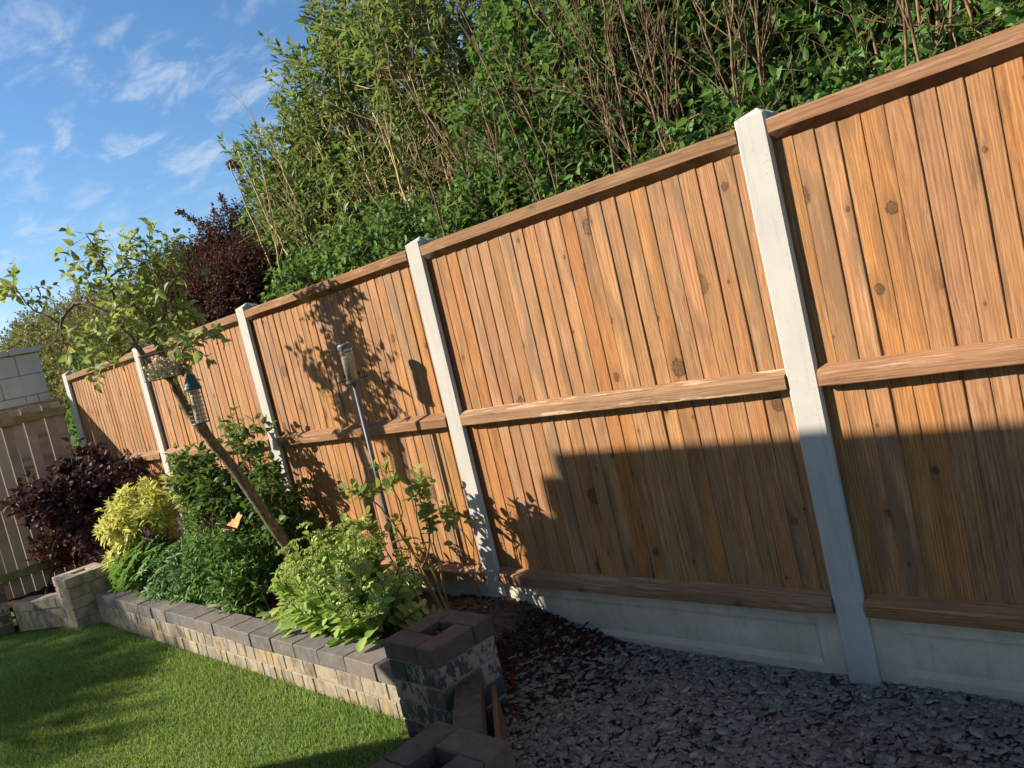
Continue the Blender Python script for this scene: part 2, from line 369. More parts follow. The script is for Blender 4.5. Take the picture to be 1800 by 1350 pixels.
class MB:
    def __init__(self): self.v = []; self.f = []
    def add(self, v, f):
        k = len(self.v); self.v += [tuple(p) for p in v]; self.f += [tuple(i + k for i in q) for q in f]; return self
    def box(self, x0, x1, y0, y1, z0, z1):
        return self.add([(x0, y0, z0), (x1, y0, z0), (x1, y1, z0), (x0, y1, z0), (x0, y0, z1), (x1, y0, z1), (x1, y1, z1), (x0, y1, z1)],
                        [(0, 3, 2, 1), (4, 5, 6, 7), (0, 1, 5, 4), (1, 2, 6, 5), (2, 3, 7, 6), (3, 0, 4, 7)])
    def tube(self, pts, radii, sides=8, cap=True):
        pts = [Vector(p) for p in pts]
        if isinstance(radii, (int, float)): radii = [radii] * len(pts)
        k0 = len(self.v); up = None
        for i, p in enumerate(pts):
            d = (pts[min(i + 1, len(pts) - 1)] - pts[max(i - 1, 0)])
            d = d.normalized() if d.length > 1e-9 else Vector((0, 0, 1))
            if up is None: up = d.orthogonal().normalized()
            up = (up - d * up.dot(d)); up = up.normalized() if up.length > 1e-6 else d.orthogonal().normalized()
            s = d.cross(up)
            for j in range(sides):
                a = 2 * math.pi * j / sides
                self.v.append(tuple(p + (up * math.cos(a) + s * math.sin(a)) * radii[i]))
        for i in range(len(pts) - 1):
            for j in range(sides):
                a, b = k0 + i * sides + j, k0 + i * sides + (j + 1) % sides
                self.f.append((a, b, b + sides, a + sides))
        if cap:
            self.f.append(tuple(k0 + j for j in range(sides))[::-1])
            e = k0 + (len(pts) - 1) * sides
            self.f.append(tuple(e + j for j in range(sides)))
        return self
    def lathe(self, prof, sides=20, axis_pt=(0, 0, 0)):
        return self.tube([(axis_pt[0], axis_pt[1], axis_pt[2] + z) for r, z in prof], [r for r, z in prof], sides)
    def prism(self, poly, x0, x1):
        """poly of (y, z) run along x"""
        n = len(poly)
        v = [(x0, y, z) for y, z in poly] + [(x1, y, z) for y, z in poly]
        f = [tuple(range(n))[::-1], tuple(range(n, 2 * n))] + [(i, (i + 1) % n, n + (i + 1) % n, n + i) for i in range(n)]
        return self.add(v, f)
    def mesh(self, name, smooth=False, bevel=0.0, seg=1, fixn=True):
        me = bpy.data.meshes.new(name); me.from_pydata(self.v, [], self.f); me.update()
        if bevel > 0 or fixn:
            bm = bmesh.new(); bm.from_mesh(me)
            bmesh.ops.recalc_face_normals(bm, faces=bm.faces)
            if bevel > 0: bmesh.ops.bevel(bm, geom=bm.edges[:] + bm.verts[:], offset=bevel, segments=seg, affect='EDGES', profile=0.6)
            bm.to_mesh(me); bm.free()
        if smooth: me.polygons.foreach_set('use_smooth', [True] * len(me.polygons))
        return me
    def obj(self, name, mat, parent=None, smooth=False, bevel=0.0, loc=None, rot=None):
        return link(name, self.mesh(name, smooth, bevel), mat, parent, loc, rot)

def fast_mesh(name, V, T, tint=None, smooth=False):
    me = bpy.data.meshes.new(name)
    V = np.ascontiguousarray(V, np.float32); T = np.ascontiguousarray(T, np.int32)
    me.vertices.add(len(V)); me.vertices.foreach_set('co', V.ravel())
    me.loops.add(T.size); me.loops.foreach_set('vertex_index', T.ravel())
    me.polygons.add(len(T))
    me.polygons.foreach_set('loop_start', np.arange(0, T.size, T.shape[1], dtype=np.int32))
    me.polygons.foreach_set('loop_total', np.full(len(T), T.shape[1], np.int32))
    if smooth: me.polygons.foreach_set('use_smooth', np.ones(len(T), bool))
    me.update(calc_edges=True)
    if tint is not None:
        a = me.attributes.new('tint', 'FLOAT', 'POINT'); a.data.foreach_set('value', np.ascontiguousarray(tint, np.float32))
    return me

def unit(a):
    return a / np.maximum(np.linalg.norm(a, axis=-1, keepdims=True), 1e-9)

LEAF = {
    # (along, across, lift) and triangles
    'ovate': ([(0, 0, 0), (.27, -.46, .09), (.27, .46, .09), (.62, -.40, .05), (.62, .40, .05), (.45, 0, -.02), (1, 0, -.14)], [(0, 5, 1), (0, 2, 5), (1, 5, 3), (2, 4, 5), (3, 5, 6), (4, 6, 5)]),
    'round': ([(0, 0, 0), (.22, -.36, .06), (.22, .36, .06), (.62, -.5, .10), (.62, .5, .10), (.5, 0, 0), (.90, -.26, .0), (.90, .26, .0), (1, 0, -.05)],
              [(0, 5, 1), (0, 2, 5), (1, 5, 3), (2, 4, 5), (3, 5, 6), (4, 7, 5), (6, 5, 8), (7, 8, 5)]),
    'long': ([(0, 0, 0), (.30, -.5, .07), (.30, .5, .07), (.65, -.38, .0), (.65, .38, .0), (.5, 0, -.03), (1, 0, -.22)],
             [(0, 5, 1), (0, 2, 5), (1, 5, 3), (2, 4, 5), (3, 5, 6), (4, 6, 5)]),
}
def leaves(P, D, N, L, ratio, shape, tint):
    tv, tt = LEAF[shape]; tv = np.array(tv, float); tt = np.array(tt)
    D = unit(D); S = unit(np.cross(D, N)); N = np.cross(S, D)
    L = np.broadcast_to(L, (len(P),)); W = L * ratio
    V = (P[:, None] + D[:, None] * (tv[None, :, 0:1] * L[:, None, None]) + S[:, None] * (tv[None, :, 1:2] * W[:, None, None])
         + N[:, None] * (tv[None, :, 2:3] * L[:, None, None]))
    k = len(tv)
    T = (np.arange(len(P))[:, None, None] * k + tt[None]).reshape(-1, 3)
    return V.reshape(-1, 3), T, np.repeat(np.broadcast_to(tint, (len(P),)), k)

def join(parts):
    Vs, Ts, Is = [], [], []; k = 0
    for V, T, I in parts:
        Vs.append(V); Ts.append(T + k); Is.append(I); k += len(V)
    return np.concatenate(Vs), np.concatenate(Ts), np.concatenate(Is)

def rnd_dir(n):
    return unit(RNG.normal(size=(n, 3)))

def sticks(A, B, r0, r1):
    """thin three-sided twigs from A to B"""
    D = unit(B - A); X = unit(np.cross(D, np.where(np.abs(D[:, 2:3]) > .9, [[1., 0, 0]], [[0, 0, 1.]]))); Y = np.cross(D, X)
    r0 = np.broadcast_to(r0, (len(A),))[:, None]; r1 = np.broadcast_to(r1, (len(A),))[:, None]
    V = []
    for P, r in ((A, r0), (B, r1)):
        for a in (0, 2.094, 4.189): V.append(P + (X * math.cos(a) + Y * math.sin(a)) * r)
    V = np.stack(V, 1).reshape(-1, 3)
    t = np.array([(0, 1, 4), (0, 4, 3), (1, 2, 5), (1, 5, 4), (2, 0, 3), (2, 3, 5)])
    T = (np.arange(len(A))[:, None, None] * 6 + t[None]).reshape(-1, 3)
    return V, T

def twig_leaves(A, T, ln, k, L, ratio, shape, spread=0.9, up=0.8, t0=0.2, tip=3, tint=(0.2, 0.8), sag=0.0, jit=0.25):
    """k leaves along each twig plus a tuft of leaves at its tip"""
    n = len(A); out = []
    X = unit(np.cross(T, rnd_dir(n))); Y = np.cross(T, X); ph = RNG.uniform(0, 6.28, n)
    tw = RNG.uniform(tint[0], tint[1], n)
    for j in range(k + tip):
        t = t0 + (1 - t0) * (min(j, k) / max(1, k))
        a = ph + j * 2.4 + RNG.normal(0, .3, n)
        R = X * np.cos(a)[:, None] + Y * np.sin(a)[:, None]
        sp = spread * (0.55 if j >= k else 1.0)
        D = unit(T * math.cos(sp) + R * math.sin(sp) + RNG.normal(0, jit, (n, 3)) + np.array([0, 0, -sag]))
        N = unit(R * -0.35 + T * 0.5 + np.array([0, 0, up]) + RNG.normal(0, jit, (n, 3)))
        P = A + T * (ln * t)[:, None]
        sz = L * RNG.uniform(.65, 1.2, n) * (0.8 if j >= k else 1.0)
        out.append(leaves(P, D, N, sz, ratio, shape, np.clip(tw + RNG.normal(0, .14, n) + (0.12 if j >= k else 0), 0, 1)))
    return join(out)

def in_blobs(blobs, n, shell=0.45):
    w = np.array([b[6] if len(b) > 6 else b[3] * b[4] * b[5] for b in blobs]); w = w / w.sum()
    idx = RNG.choice(len(blobs), n, p=w); B = np.array([b[:6] for b in blobs])[idx]
    d = rnd_dir(n); r = RNG.uniform(0, 1, n) ** (1 / 3.) ; r = np.where(RNG.uniform(0, 1, n) < shell, RNG.uniform(.75, 1.0, n), r)
    Q = d * r[:, None]
    return B[:, :3] + Q * B[:, 3:6], Q

def smooth_path(pts, n=5):
    pts = [Vector(p) for p in pts]; out = []
    for i in range(len(pts) - 1):
        p0, p1, p2, p3 = pts[max(i - 1, 0)], pts[i], pts[i + 1], pts[min(i + 2, len(pts) - 1)]
        for j in range(n):
            t = j / n
            out.append(0.5 * ((2 * p1) + (p2 - p0) * t + (2 * p0 - 5 * p1 + 4 * p2 - p3) * t * t + (3 * p1 - p0 - 3 * p2 + p3) * t ** 3))
    out.append(pts[-1]); return out

def stem(name, pts, r0, r1, mat, parent, sides=7, n=4, wob=0.0):
    path = smooth_path(pts, n); m = len(path)
    if wob:
        path = [p + Vector((random.gauss(0, wob), random.gauss(0, wob), 0)) * (1 if 0 < i < m - 1 else 0) for i, p in enumerate(path)]
    rad = [(r0 + (r1 - r0) * i / (m - 1)) * (1 + random.uniform(-.06, .06)) for i in range(m)]
    return MB().tube(path, rad, sides).obj(name, mat, parent, smooth=True), path

# ------------------------------------------------------------------ ground
def gz(x, y):
    """height of slate and mulch on the right of the bed"""
    m = 0.185 * np.exp(-((x + 1.95) / 0.56) ** 2 - ((y + 0.02) / 0.66) ** 2)
    return m + 0.012 * np.sin(x * 7.3 + 1.1) * np.sin(y * 8.1) - 0.01

def bedz(x, y):
    k = np.clip((x + 2.0) / 0.38, 0, 1); k = k * k * (3 - 2 * k)
    return k * (gz(x, y) + 0.006) + (1 - k) * bed0(x, y)

def bed0(x, y):
    return 0.125 + 0.045 * np.exp(-((y + 0.15) / 0.3) ** 2) + 0.014 * np.sin(x * 6.1) * np.cos(y * 9.0) + 0.008 * np.sin(x * 23 + y * 17)

def grid(name, x0, x1, y0, y1, nx, ny, zf, mat, jitter=0.0):
    xs, ys = np.meshgrid(np.linspace(x0, x1, nx), np.linspace(y0, y1, ny), indexing='ij')
    Z = zf(xs, ys) + RNG.normal(0, jitter, xs.shape) if jitter else zf(xs, ys)
    V = np.stack([xs, ys, Z], -1).reshape(-1, 3)
    i, j = np.meshgrid(np.arange(nx - 1), np.arange(ny - 1), indexing='ij')
    a = (i * ny + j).ravel()
    T = np.stack([a, a + ny, a + ny + 1, a + 1], -1)
    o = link(name, fast_mesh(name, V, T, smooth=True), mat); return o

tag(grid('ground', -400, 400, -400, 400, 3, 3, lambda x, y: x * 0 - 0.075, M['land']), kind='structure')
tag(grid('lawn', -12, -0.6, -9, -0.70, 60, 60, lambda x, y: x * 0 - 0.055 + 0.006 * np.sin(x * 3.1) * np.sin(y * 4.3), M['turf']), kind='structure')
tag(grid('soil_bed', -6.2, -1.60, -0.70, 0.03, 190, 40, bedz, M['soil'], 0.006), kind='structure')
tag(grid('corner_bed', -7.55, -6.2, -1.10, 0.03, 50, 40, lambda x, y: np.where(y > -0.80 + (x + 6.2) * 0.47, 0.10 + 0.02 * np.sin(x * 5) * np.cos(y * 6), -0.09), M['mulch'], 0.006), kind='structure')
tag(grid('slate_path', -1.66, 3.6, -2.6, 0.03, 130, 80, lambda x, y: np.where(((x + 1.335) * .685 + (y + .80) * .729 < .05) & (y < -.62) | (x < -.66) & (y < -1.5), -0.10, gz(x, y)), M['slate_base'], 0.004), kind='structure')

# ------------------------------------------------------------------ main fence
P = 1.88
PW, PD, HT = 0.1136, 0.125, 2.078
post_labels = [
    'pale concrete fence post nearest the camera, its lower third in shade',
    'pale concrete fence post behind the bare rose canes, its foot in bark mulch',
    'pale concrete fence post beside the lower trunk of the leaning tree',
    'pale concrete fence post standing behind the yellow shrub',
    'pale concrete fence post at the corner with the old brown fence',
]
def post_mesh():
    w, d = PW / 2, PD
    s0, s1, sd = 0.022, 0.074, 0.022                      # slot from y s0 to s1, sd deep on each side
    prof = [(-w + .006, 0), (w - .006, 0), (w, .006), (w, s0), (w - sd, s0 + .004), (w - sd, s1 - .004), (w, s1), (w, d - .006), (w - .006, d),
            (-w + .006, d), (-w, d - .006), (-w, s1), (-w + sd, s1 - .004), (-w + sd, s0 + .004), (-w, s0), (-w, .006)]
    n = len(prof); v = []; f = []
    for z in (-0.35, HT): v += [(x, y, z) for x, y in prof]
    v.append((0.008, d / 2, HT + 0.030)); top = len(v) - 1
    for i in range(n):
        j = (i + 1) % n; f.append((i, j, n + j, n + i)); f.append((n + i, n + j, top))
    f.append(tuple(range(n))[::-1])
    m = MB(); m.add(v, f); return m.mesh('concrete_post')
pm = post_mesh()
post_x = [0.0, -P, -2 * P, -3 * P, -4 * P]
for i, x in enumerate(post_x):
    o = link('concrete_post', pm, M['post'], None, (x, 0, 0))
    tag(o, post_labels[i], 'fence post', 'concrete posts of the new fence')
tag(link('concrete_post', pm, M['post'], None, (P, 0, 0)), 'pale concrete fence post just beyond the right edge of the view', 'fence post', 'concrete posts of the new fence')

NB = 24
def board_mesh(w):
    # seen from the rail side: right edge proud of the next board, slightly rounded arrises
    z0, z1 = 0.252, 2.048
    w2 = w / 2
    prof = [(-w2, 0.0580), (-w2, 0.0670), (w2 + 0.010, 0.0670), (w2 + 0.010, 0.0570), (w2 + 0.0088, 0.0545), (w2 + 0.0065, 0.0536)]
    zs = np.linspace(z0, z1, 5); v = []; f = []; n = len(prof)
    for k, z in enumerate(zs):
        b = random.uniform(-.0015, .0015) if 0 < k < 4 else 0
        v += [(x + b, y - b, z) for x, y in prof]
    for k in range(4):
        for i in range(n):
            j = (i + 1) % n; f.append((k * n + i, k * n + j, (k + 1) * n + j, (k + 1) * n + i))
    f.append(tuple(range(n))[::-1]); f.append(tuple(4 * n + i for i in range(n)))
    m = MB(); m.add(v, f); return m.mesh('board')
RAILW = P - PW - 0.006
bpitch = (P - PW + 0.036) / NB
board_meshes = [board_mesh(bpitch) for _ in range(6)]

def rail_mesh(kind):
    L = RAILW / 2
    yb = 0.0535
    if kind == 'top': prof = [(yb, 1.974), (0.016, 2.003), (0.014, 2.046), (0.018, 2.050), (0.095, 2.066), (0.095, 2.0485), (yb + .002, 2.0485)]
    elif kind == 'mid': prof = [(yb, 1.113), (0.010, 1.114), (0.008, 1.117), (0.008, 1.160), (0.011, 1.165), (yb, 1.187)]
    else: prof = [(yb, 0.262), (0.006, 0.262), (0.006, 0.306), (0.010, 0.311), (yb, 0.336)]
    # many slices so that the timber is never ruler-straight, ends dubbed off
    nx = 17; v = []; f = []; n = len(prof)
    ph = random.uniform(0, 6)
    for k in range(nx):
        x = -L + 2 * L * k / (nx - 1)
        e = 0.008 if k in (0, nx - 1) else 0.0
        dy = 0.0014 * math.sin(x * 5 + ph) + random.uniform(-.0007, .0007); dz = 0.0016 * math.sin(x * 3.1 + ph * 2) + random.uniform(-.0009, .0009)
        for (y, z) in prof: v.append((x, y + (dy + e if y < 0.05 else 0), z + dz))
    for k in range(nx - 1):
        for i in range(n):
            j = (i + 1) % n; f.append((k * n + i, k * n + j, (k + 1) * n + j, (k + 1) * n + i))
    f.append(tuple(range(n))[::-1]); f.append(tuple((nx - 1) * n + i for i in range(n)))
    m = MB(); m.add(v, f); return m.mesh(kind + '_rail')

panel_labels = [
    'orange brown timber fence panel at the right edge, its lower half in shade',
    'wide timber fence panel with a stepped shadow across its lower half',
    'timber fence panel with leafy shadows and the tube feeder in front',
    'timber fence panel behind the trunk of the leaning tree',
    'narrowest looking timber fence panel at the far left corner',
]
for i in range(5):
    xc = P / 2 - i * P
    pe = empty('fence_panel', (xc, -0.024, 0), 0, panel_labels[i], 'fence panel', 'new timber fence panels')
    x0 = -(P - PW) / 2 - 0.018
    for b in range(NB):
        o = link('board', board_meshes[(b * 5 + i) % 6], M['board'], pe, (x0 + bpitch * (b + 0.5), random.uniform(-.0012, .0012), random.uniform(-.003, .003)))
        o.scale = (random.uniform(.97, 1.03), 1, 1)
    link('rail', rail_mesh('top'), M['rail'], pe)
    link('rail', rail_mesh('mid'), M['rail_worn'] if i == 1 else M['rail'], pe)
    link('rail', rail_mesh('low'), M['rail'], pe)

def gravel_board_mesh():
    L = (P - PW) / 2 + 0.014
    y0, yr, yb = 0.043, 0.062, 0.088          # face, recessed panel, back
    zt, zb = 0.2505, -0.06
    ix, iz0, iz1, s = L - 0.105, 0.034, 0.200, 0.020
    v = [(-L, y0, zb), (L, y0, zb), (L, y0, zt), (-L, y0, zt),
         (-ix, y0, iz0), (ix, y0, iz0), (ix, y0, iz1), (-ix, y0, iz1),
         (-ix + s, yr, iz0 + s), (ix - s, yr, iz0 + s), (ix - s, yr, iz1 - s * .5), (-ix + s, yr, iz1 - s * .5),
         (-L, yb, zb), (L, yb, zb), (L, yb, zt), (-L, yb, zt)]
    f = [(0, 1, 5, 4), (1, 2, 6, 5), (2, 3, 7, 6), (3, 0, 4, 7), (4, 5, 9, 8), (5, 6, 10, 9), (6, 7, 11, 10), (7, 4, 8, 11), (8, 9, 10, 11),
         (3, 2, 14, 15), (0, 3, 15, 12), (1, 13, 14, 2), (12, 15, 14, 13), (0, 12, 13, 1)]
    m = MB(); m.add(v, f); return m.mesh('gravel_board')
gbm = gravel_board_mesh()
gl = ['grey concrete gravel board with recessed panel under the right edge fence panel',
      'long grey concrete gravel board between the nearest post and the mulch mound',
      'concrete gravel board behind the sedum and the rose canes',
      'concrete gravel board behind the leaning tree, mostly hidden by plants',
      'concrete gravel board behind the purple shrub in the far corner']
for i in range(5):
    tag(link('gravel_board', gbm, M['gravel_board'], None, (P / 2 - i * P, -0.016, 0)), gl[i], 'gravel board', 'concrete gravel boards')

# ------------------------------------------------------------------ old fence on the left
LX = -7.60
lf = empty('old_fence', (LX, -0.6, 0), 0, 'old weathered brown fence with mossy rails in the far left corner', 'fence')
lbm = [MB().box(-0.016, 0.0, -0.0435, 0.0435, 0.08, 1.835).mesh('board', bevel=0.002) for _ in range(3)]
ys = -0.115; k = 0
while ys > -1.16:
    link('board', lbm[k % 3], M['old_board'], lf, (random.uniform(-.002, .002), ys + 0.6, random.uniform(-.006, .006)), (random.uniform(-.004, .004), 0, random.uniform(-.02, .02)))
    ys -= 0.0945; k += 1
def bar(parent, name, mat, x0, x1, y0, y1, z0, z1, bev=0.004):
    return MB().box(x0, x1, y0, y1, z0, z1).obj(name, mat, parent, bevel=bev)
bar(lf, 'rail', M['old_rail'], 0.003, 0.052, -0.57, 0.545, 1.695, 1.770)
bar(lf, 'rail', M['old_rail'], 0.003, 0.046, -0.57, 0.545, 0.93, 1.005)
bar(lf, 'rail', M['old_rail'], 0.003, 0.050, -0.57, 0.545, 0.27, 0.345)
bar(lf, 'capping_strip', M['old_rail'], -0.035, 0.022, -0.57, 0.545, 1.842, 1.868)
bar(lf, 'post', M['old_rail'], -0.09, -0.02, -0.57, -0.50, -0.05, 1.84)

# ------------------------------------------------------------------ grey block wall beyond it
bw = empty('block_wall', (-8.5, 0.12, 0), 0, 'grey concrete block wall with coping behind the old brown fence', 'wall')
zrow = 2.425
cuts = [(-0.24, -0.68, -1.02), (-0.44, -0.88, -1.02), (-0.118, -0.243, -0.68, -1.02), (-0.30, -0.74, -1.02), (-0.10, -0.54, -1.02), (-0.36, -0.8, -1.02), (-0.2, -0.64, -1.02), (-0.44, -0.88, -1.02), (-0.24, -0.68, -1.02), (-0.40, -0.84, -1.02), (-0.2, -0.64, -1.02)]
for c in cuts:
    z1, z0 = zrow, zrow - 0.216; y1 = 0.0
    for yc in c:
        MB().box(-0.10, random.uniform(-.001, .003), yc + 0.005, y1 - 0.005, z0, z1).obj('block', M['block'], bw, bevel=0.004)
        y1 = yc
    zrow = z0 - 0.010
MB().box(-0.095, -0.006, -1.017, -0.004, -0.06, 2.424).obj('mortar', M['mortar'], bw)
yc = 0.03
for L_ in (0.33, 0.42, 0.36):
    MB().box(-0.14, 0.035, yc - L_ + 0.006, yc, 2.434, 2.492).obj('coping_stone', M['block'], bw, bevel=0.006)
    yc -= L_

# ------------------------------------------------------------------ brick walls and pillars
def brick_mesh(name, lx, ly, lz, seed):
    random.seed(seed)
    m = MB().box(-lx / 2, lx / 2, -ly / 2, ly / 2, 0, lz).mesh(name, bevel=0.004)
    for v in m.vertices: v.co += Vector((random.uniform(-1, 1), random.uniform(-1, 1), random.uniform(-1, 1))) * 0.0012
    return m
def with_mat(me, mat):
    c = me.copy(); c.materials.clear(); c.materials.append(mat); return c

BH = 0.0895
br_full = [brick_mesh('brick', 0.217, 0.106, 0.080, s) for s in (1, 2, 3)]
def pillar(loc, label, cat='pillar', courses=5, bodymat='brick_dark', capmat='cap', z0=-0.05, fill=0.30):
    pe = empty('brick_pillar', (loc[0], loc[1], 0), 0, label, cat, 'square brick pillars')
    bms = [with_mat(b, M[bodymat]) for b in br_full]; cms = [with_mat(b, M[capmat]) for b in br_full]
    a = 0.0555; b = 0.109
    for c in range(courses):
        z = z0 + c * BH; cap = c == courses - 1
        s = 1.035 if cap else 1.0
        for q in range(4):
            ang = q * math.pi / 2
            x, y = (-a, -b) if c % 2 == 0 else (a, -b)
            xr, yr = (x * math.cos(ang) - y * math.sin(ang)) * s, (x * math.sin(ang) + y * math.cos(ang)) * s
            o = link('cap_block' if cap else 'brick', (cms if cap else bms)[(c + q) % 3], None, pe, (xr, yr, z), (0, 0, ang + random.uniform(-.008, .008)))
            o.scale = (s, s, 1)
    mo = MB()
    zt = z0 + (courses - 1) * BH + 0.002
    for (x0, x1, y0, y1) in ((-.157, .157, -.157, -.062), (-.157, .157, .062, .157), (-.157, -.062, -.062, .062), (.062, .157, -.062, .062)):
        mo.box(x0, x1, y0, y1, z0, zt)
    mo.obj('mortar', M['mortar'], pe)
    MB().box(-.061, .061, -.061, .061, z0, fill).obj('soil_fill', M['mulch'], pe)
    return pe
random.seed(5)
PIL1 = (-1.455, -0.735)
p1 = pillar(PIL1, 'dark brick pillar with hollow square cap at the near end of the long wall')
p2 = pillar((-0.668, -1.44), 'lowest nearest brick pillar cut off by the bottom edge of the picture', fill=0.335, capmat='cap')
p3 = pillar((-6.025, -0.745), 'pale sunlit brick pillar at the far end of the long wall', bodymat='brick_lime', capmat='cap_pale', fill=0.3)
p4 = pillar((-6.99, -1.29), 'grey brick pillar cut off by the left edge of the picture')

def low_wall(name, origin, ang, length, label, mats, flip=False, depth=0.155, cope=0.25, zc=0.118, z0=-0.055, brick_l=0.112):
    """courses of bricks under a row of coping blocks; local x runs along the wall, local -y is the face"""
    we = empty(name, (origin[0], origin[1], 0), ang, label, 'wall')
    x = 0.0; k = 0
    while x < length - 0.02:
        L_ = min(cope * random.uniform(.96, 1.04), length - x)
        me = brick_mesh('coping_block', L_ - 0.006, depth + 0.006, 0.082, 100 + k); me.materials.append(M[mats[1]])
        link('coping_block', me, None, we, (x + L_ / 2, depth / 2 + random.uniform(-.004, .004), zc + random.uniform(-.002, .002)), (random.uniform(-.006, .006), random.uniform(-.006, .006), random.uniform(-.012, .012)))
        x += L_; k += 1
    nc = 2; ch = (zc - z0) / nc
    for c in range(nc):
        x = 0.0; first = True
        while x < length - 0.015:
            L_ = min((brick_l * (0.5 if first and c % 2 else 1.0)) * random.choice((1, 1, .8, 1.25, 1.9, .65)), length - x); first = False
            me = brick_mesh('brick', L_ - 0.006, 0.098, ch - 0.006, 300 + k); me.materials.append(M[mats[0]])
            link('brick', me, None, we, (x + L_ / 2, 0.055 + random.uniform(-.003, .003), z0 + c * ch))
            x += L_; k += 1
    MB().box(0.004, length - 0.004, 0.0095, depth - 0.02, z0, zc - 0.002).obj('mortar', M['mortar'], we)
    return we
random.seed(21)
# long wall: starts at the far pillar and runs to the near one
WA = -0.01875
low_wall('garden_wall', (-5.86, -0.737), WA, 4.24, 'long low brick wall with dark coping between lawn and flower bed', ('brick_lime', 'coping'))
low_wall('garden_wall', (-6.76, -1.12), math.atan2(0.27, 0.58), 0.64, 'short pale low wall between the two far left pillars', ('brick_lime', 'cap_pale'))
low_wall('garden_wall', (-1.335, -0.80), math.atan2(-0.46, 0.49), 0.66, 'short diagonal low wall between the two near pillars', ('brick_dark', 'cap'), depth=0.105, cope=0.235)
eb = MB().box(-0.31, 0.31, -0.010, 0.010, -0.02, 0.135).obj('edging_board', M['edging'], None, bevel=0.003, loc=(-1.00, -0.905, 0), rot=(0.03, 0.02, math.atan2(-0.46, 0.49)))
tag(eb, 'thin brown timber edging board leaning against the short diagonal wall', 'board')
lb = link('loose_block', with_mat(brick_mesh('loose_block', 0.20, 0.10, 0.06, 77), M['cap_pale']), None, None, (-3.93, -0.545, 0.150), (0.03, 0.02, 0.75))
tag(lb, 'loose tan block lying on the soil behind the coping of the long wall', 'block')

# ------------------------------------------------------------------ house behind the camera (its eaves shade the right of the fence)
M['render_wall'] = plain('house_render', (0.55, 0.50, 0.42), (0.62, 0.57, 0.48), 8, 0.9, 0.2)
M['roof_tile'] = plain('roof_tile', (0.11, 0.07, 0.055), (0.17, 0.11, 0.085), 30, 0.85, 0.2, bump=0.6)
M['white_paint'] = plain('white_paint', (0.72, 0.71, 0.68), (0.78, 0.77, 0.74), 12, 0.45, 0.4)
M['glass'] = plain('window_glass', (0.03, 0.035, 0.04), (0.04, 0.045, 0.05), 3, 0.08, 0.6)
ho = empty('house', (-2.4, -6.0, 0), 0, 'low rendered house with wide eaves behind the camera, outside the picture', 'house')
MB().box(-1.85, 1.80, -3.0, 2.90, -0.06, 2.27).obj('wall', M['render_wall'], ho)
MB().box(-2.42, 2.10, -3.5, 3.35, 2.27, 2.86).obj('soffit', M['white_paint'], ho)
MB().box(-2.16, 2.10, 3.24, 3.38, 2.862, 3.03).obj('fascia', M['white_paint'], ho)
MB().box(-2.02, 2.10, 3.30, 3.40, 3.032, 3.125).obj('gutter', M['white_paint'], ho)
MB().prism([(-3.5, 2.862), (3.23, 2.862), (3.23, 3.0), (0.0, 4.7), (-3.5, 3.0)], -2.3, 2.1).obj('roof', M['roof_tile'], ho)
for wx in (-1.2, 0.3):
    wo = MB().box(wx - .02, wx + 1.02, 2.902, 2.93, 0.9, 2.05).obj('window', M['white_paint'], ho, bevel=0.004)
    MB().box(wx + .05, wx + .48, 2.932, 2.94, 0.97, 1.98).obj('pane', M['glass'], wo)
    MB().box(wx + .54, wx + .95, 2.932, 2.94, 0.97, 1.98).obj('pane', M['glass'], wo)

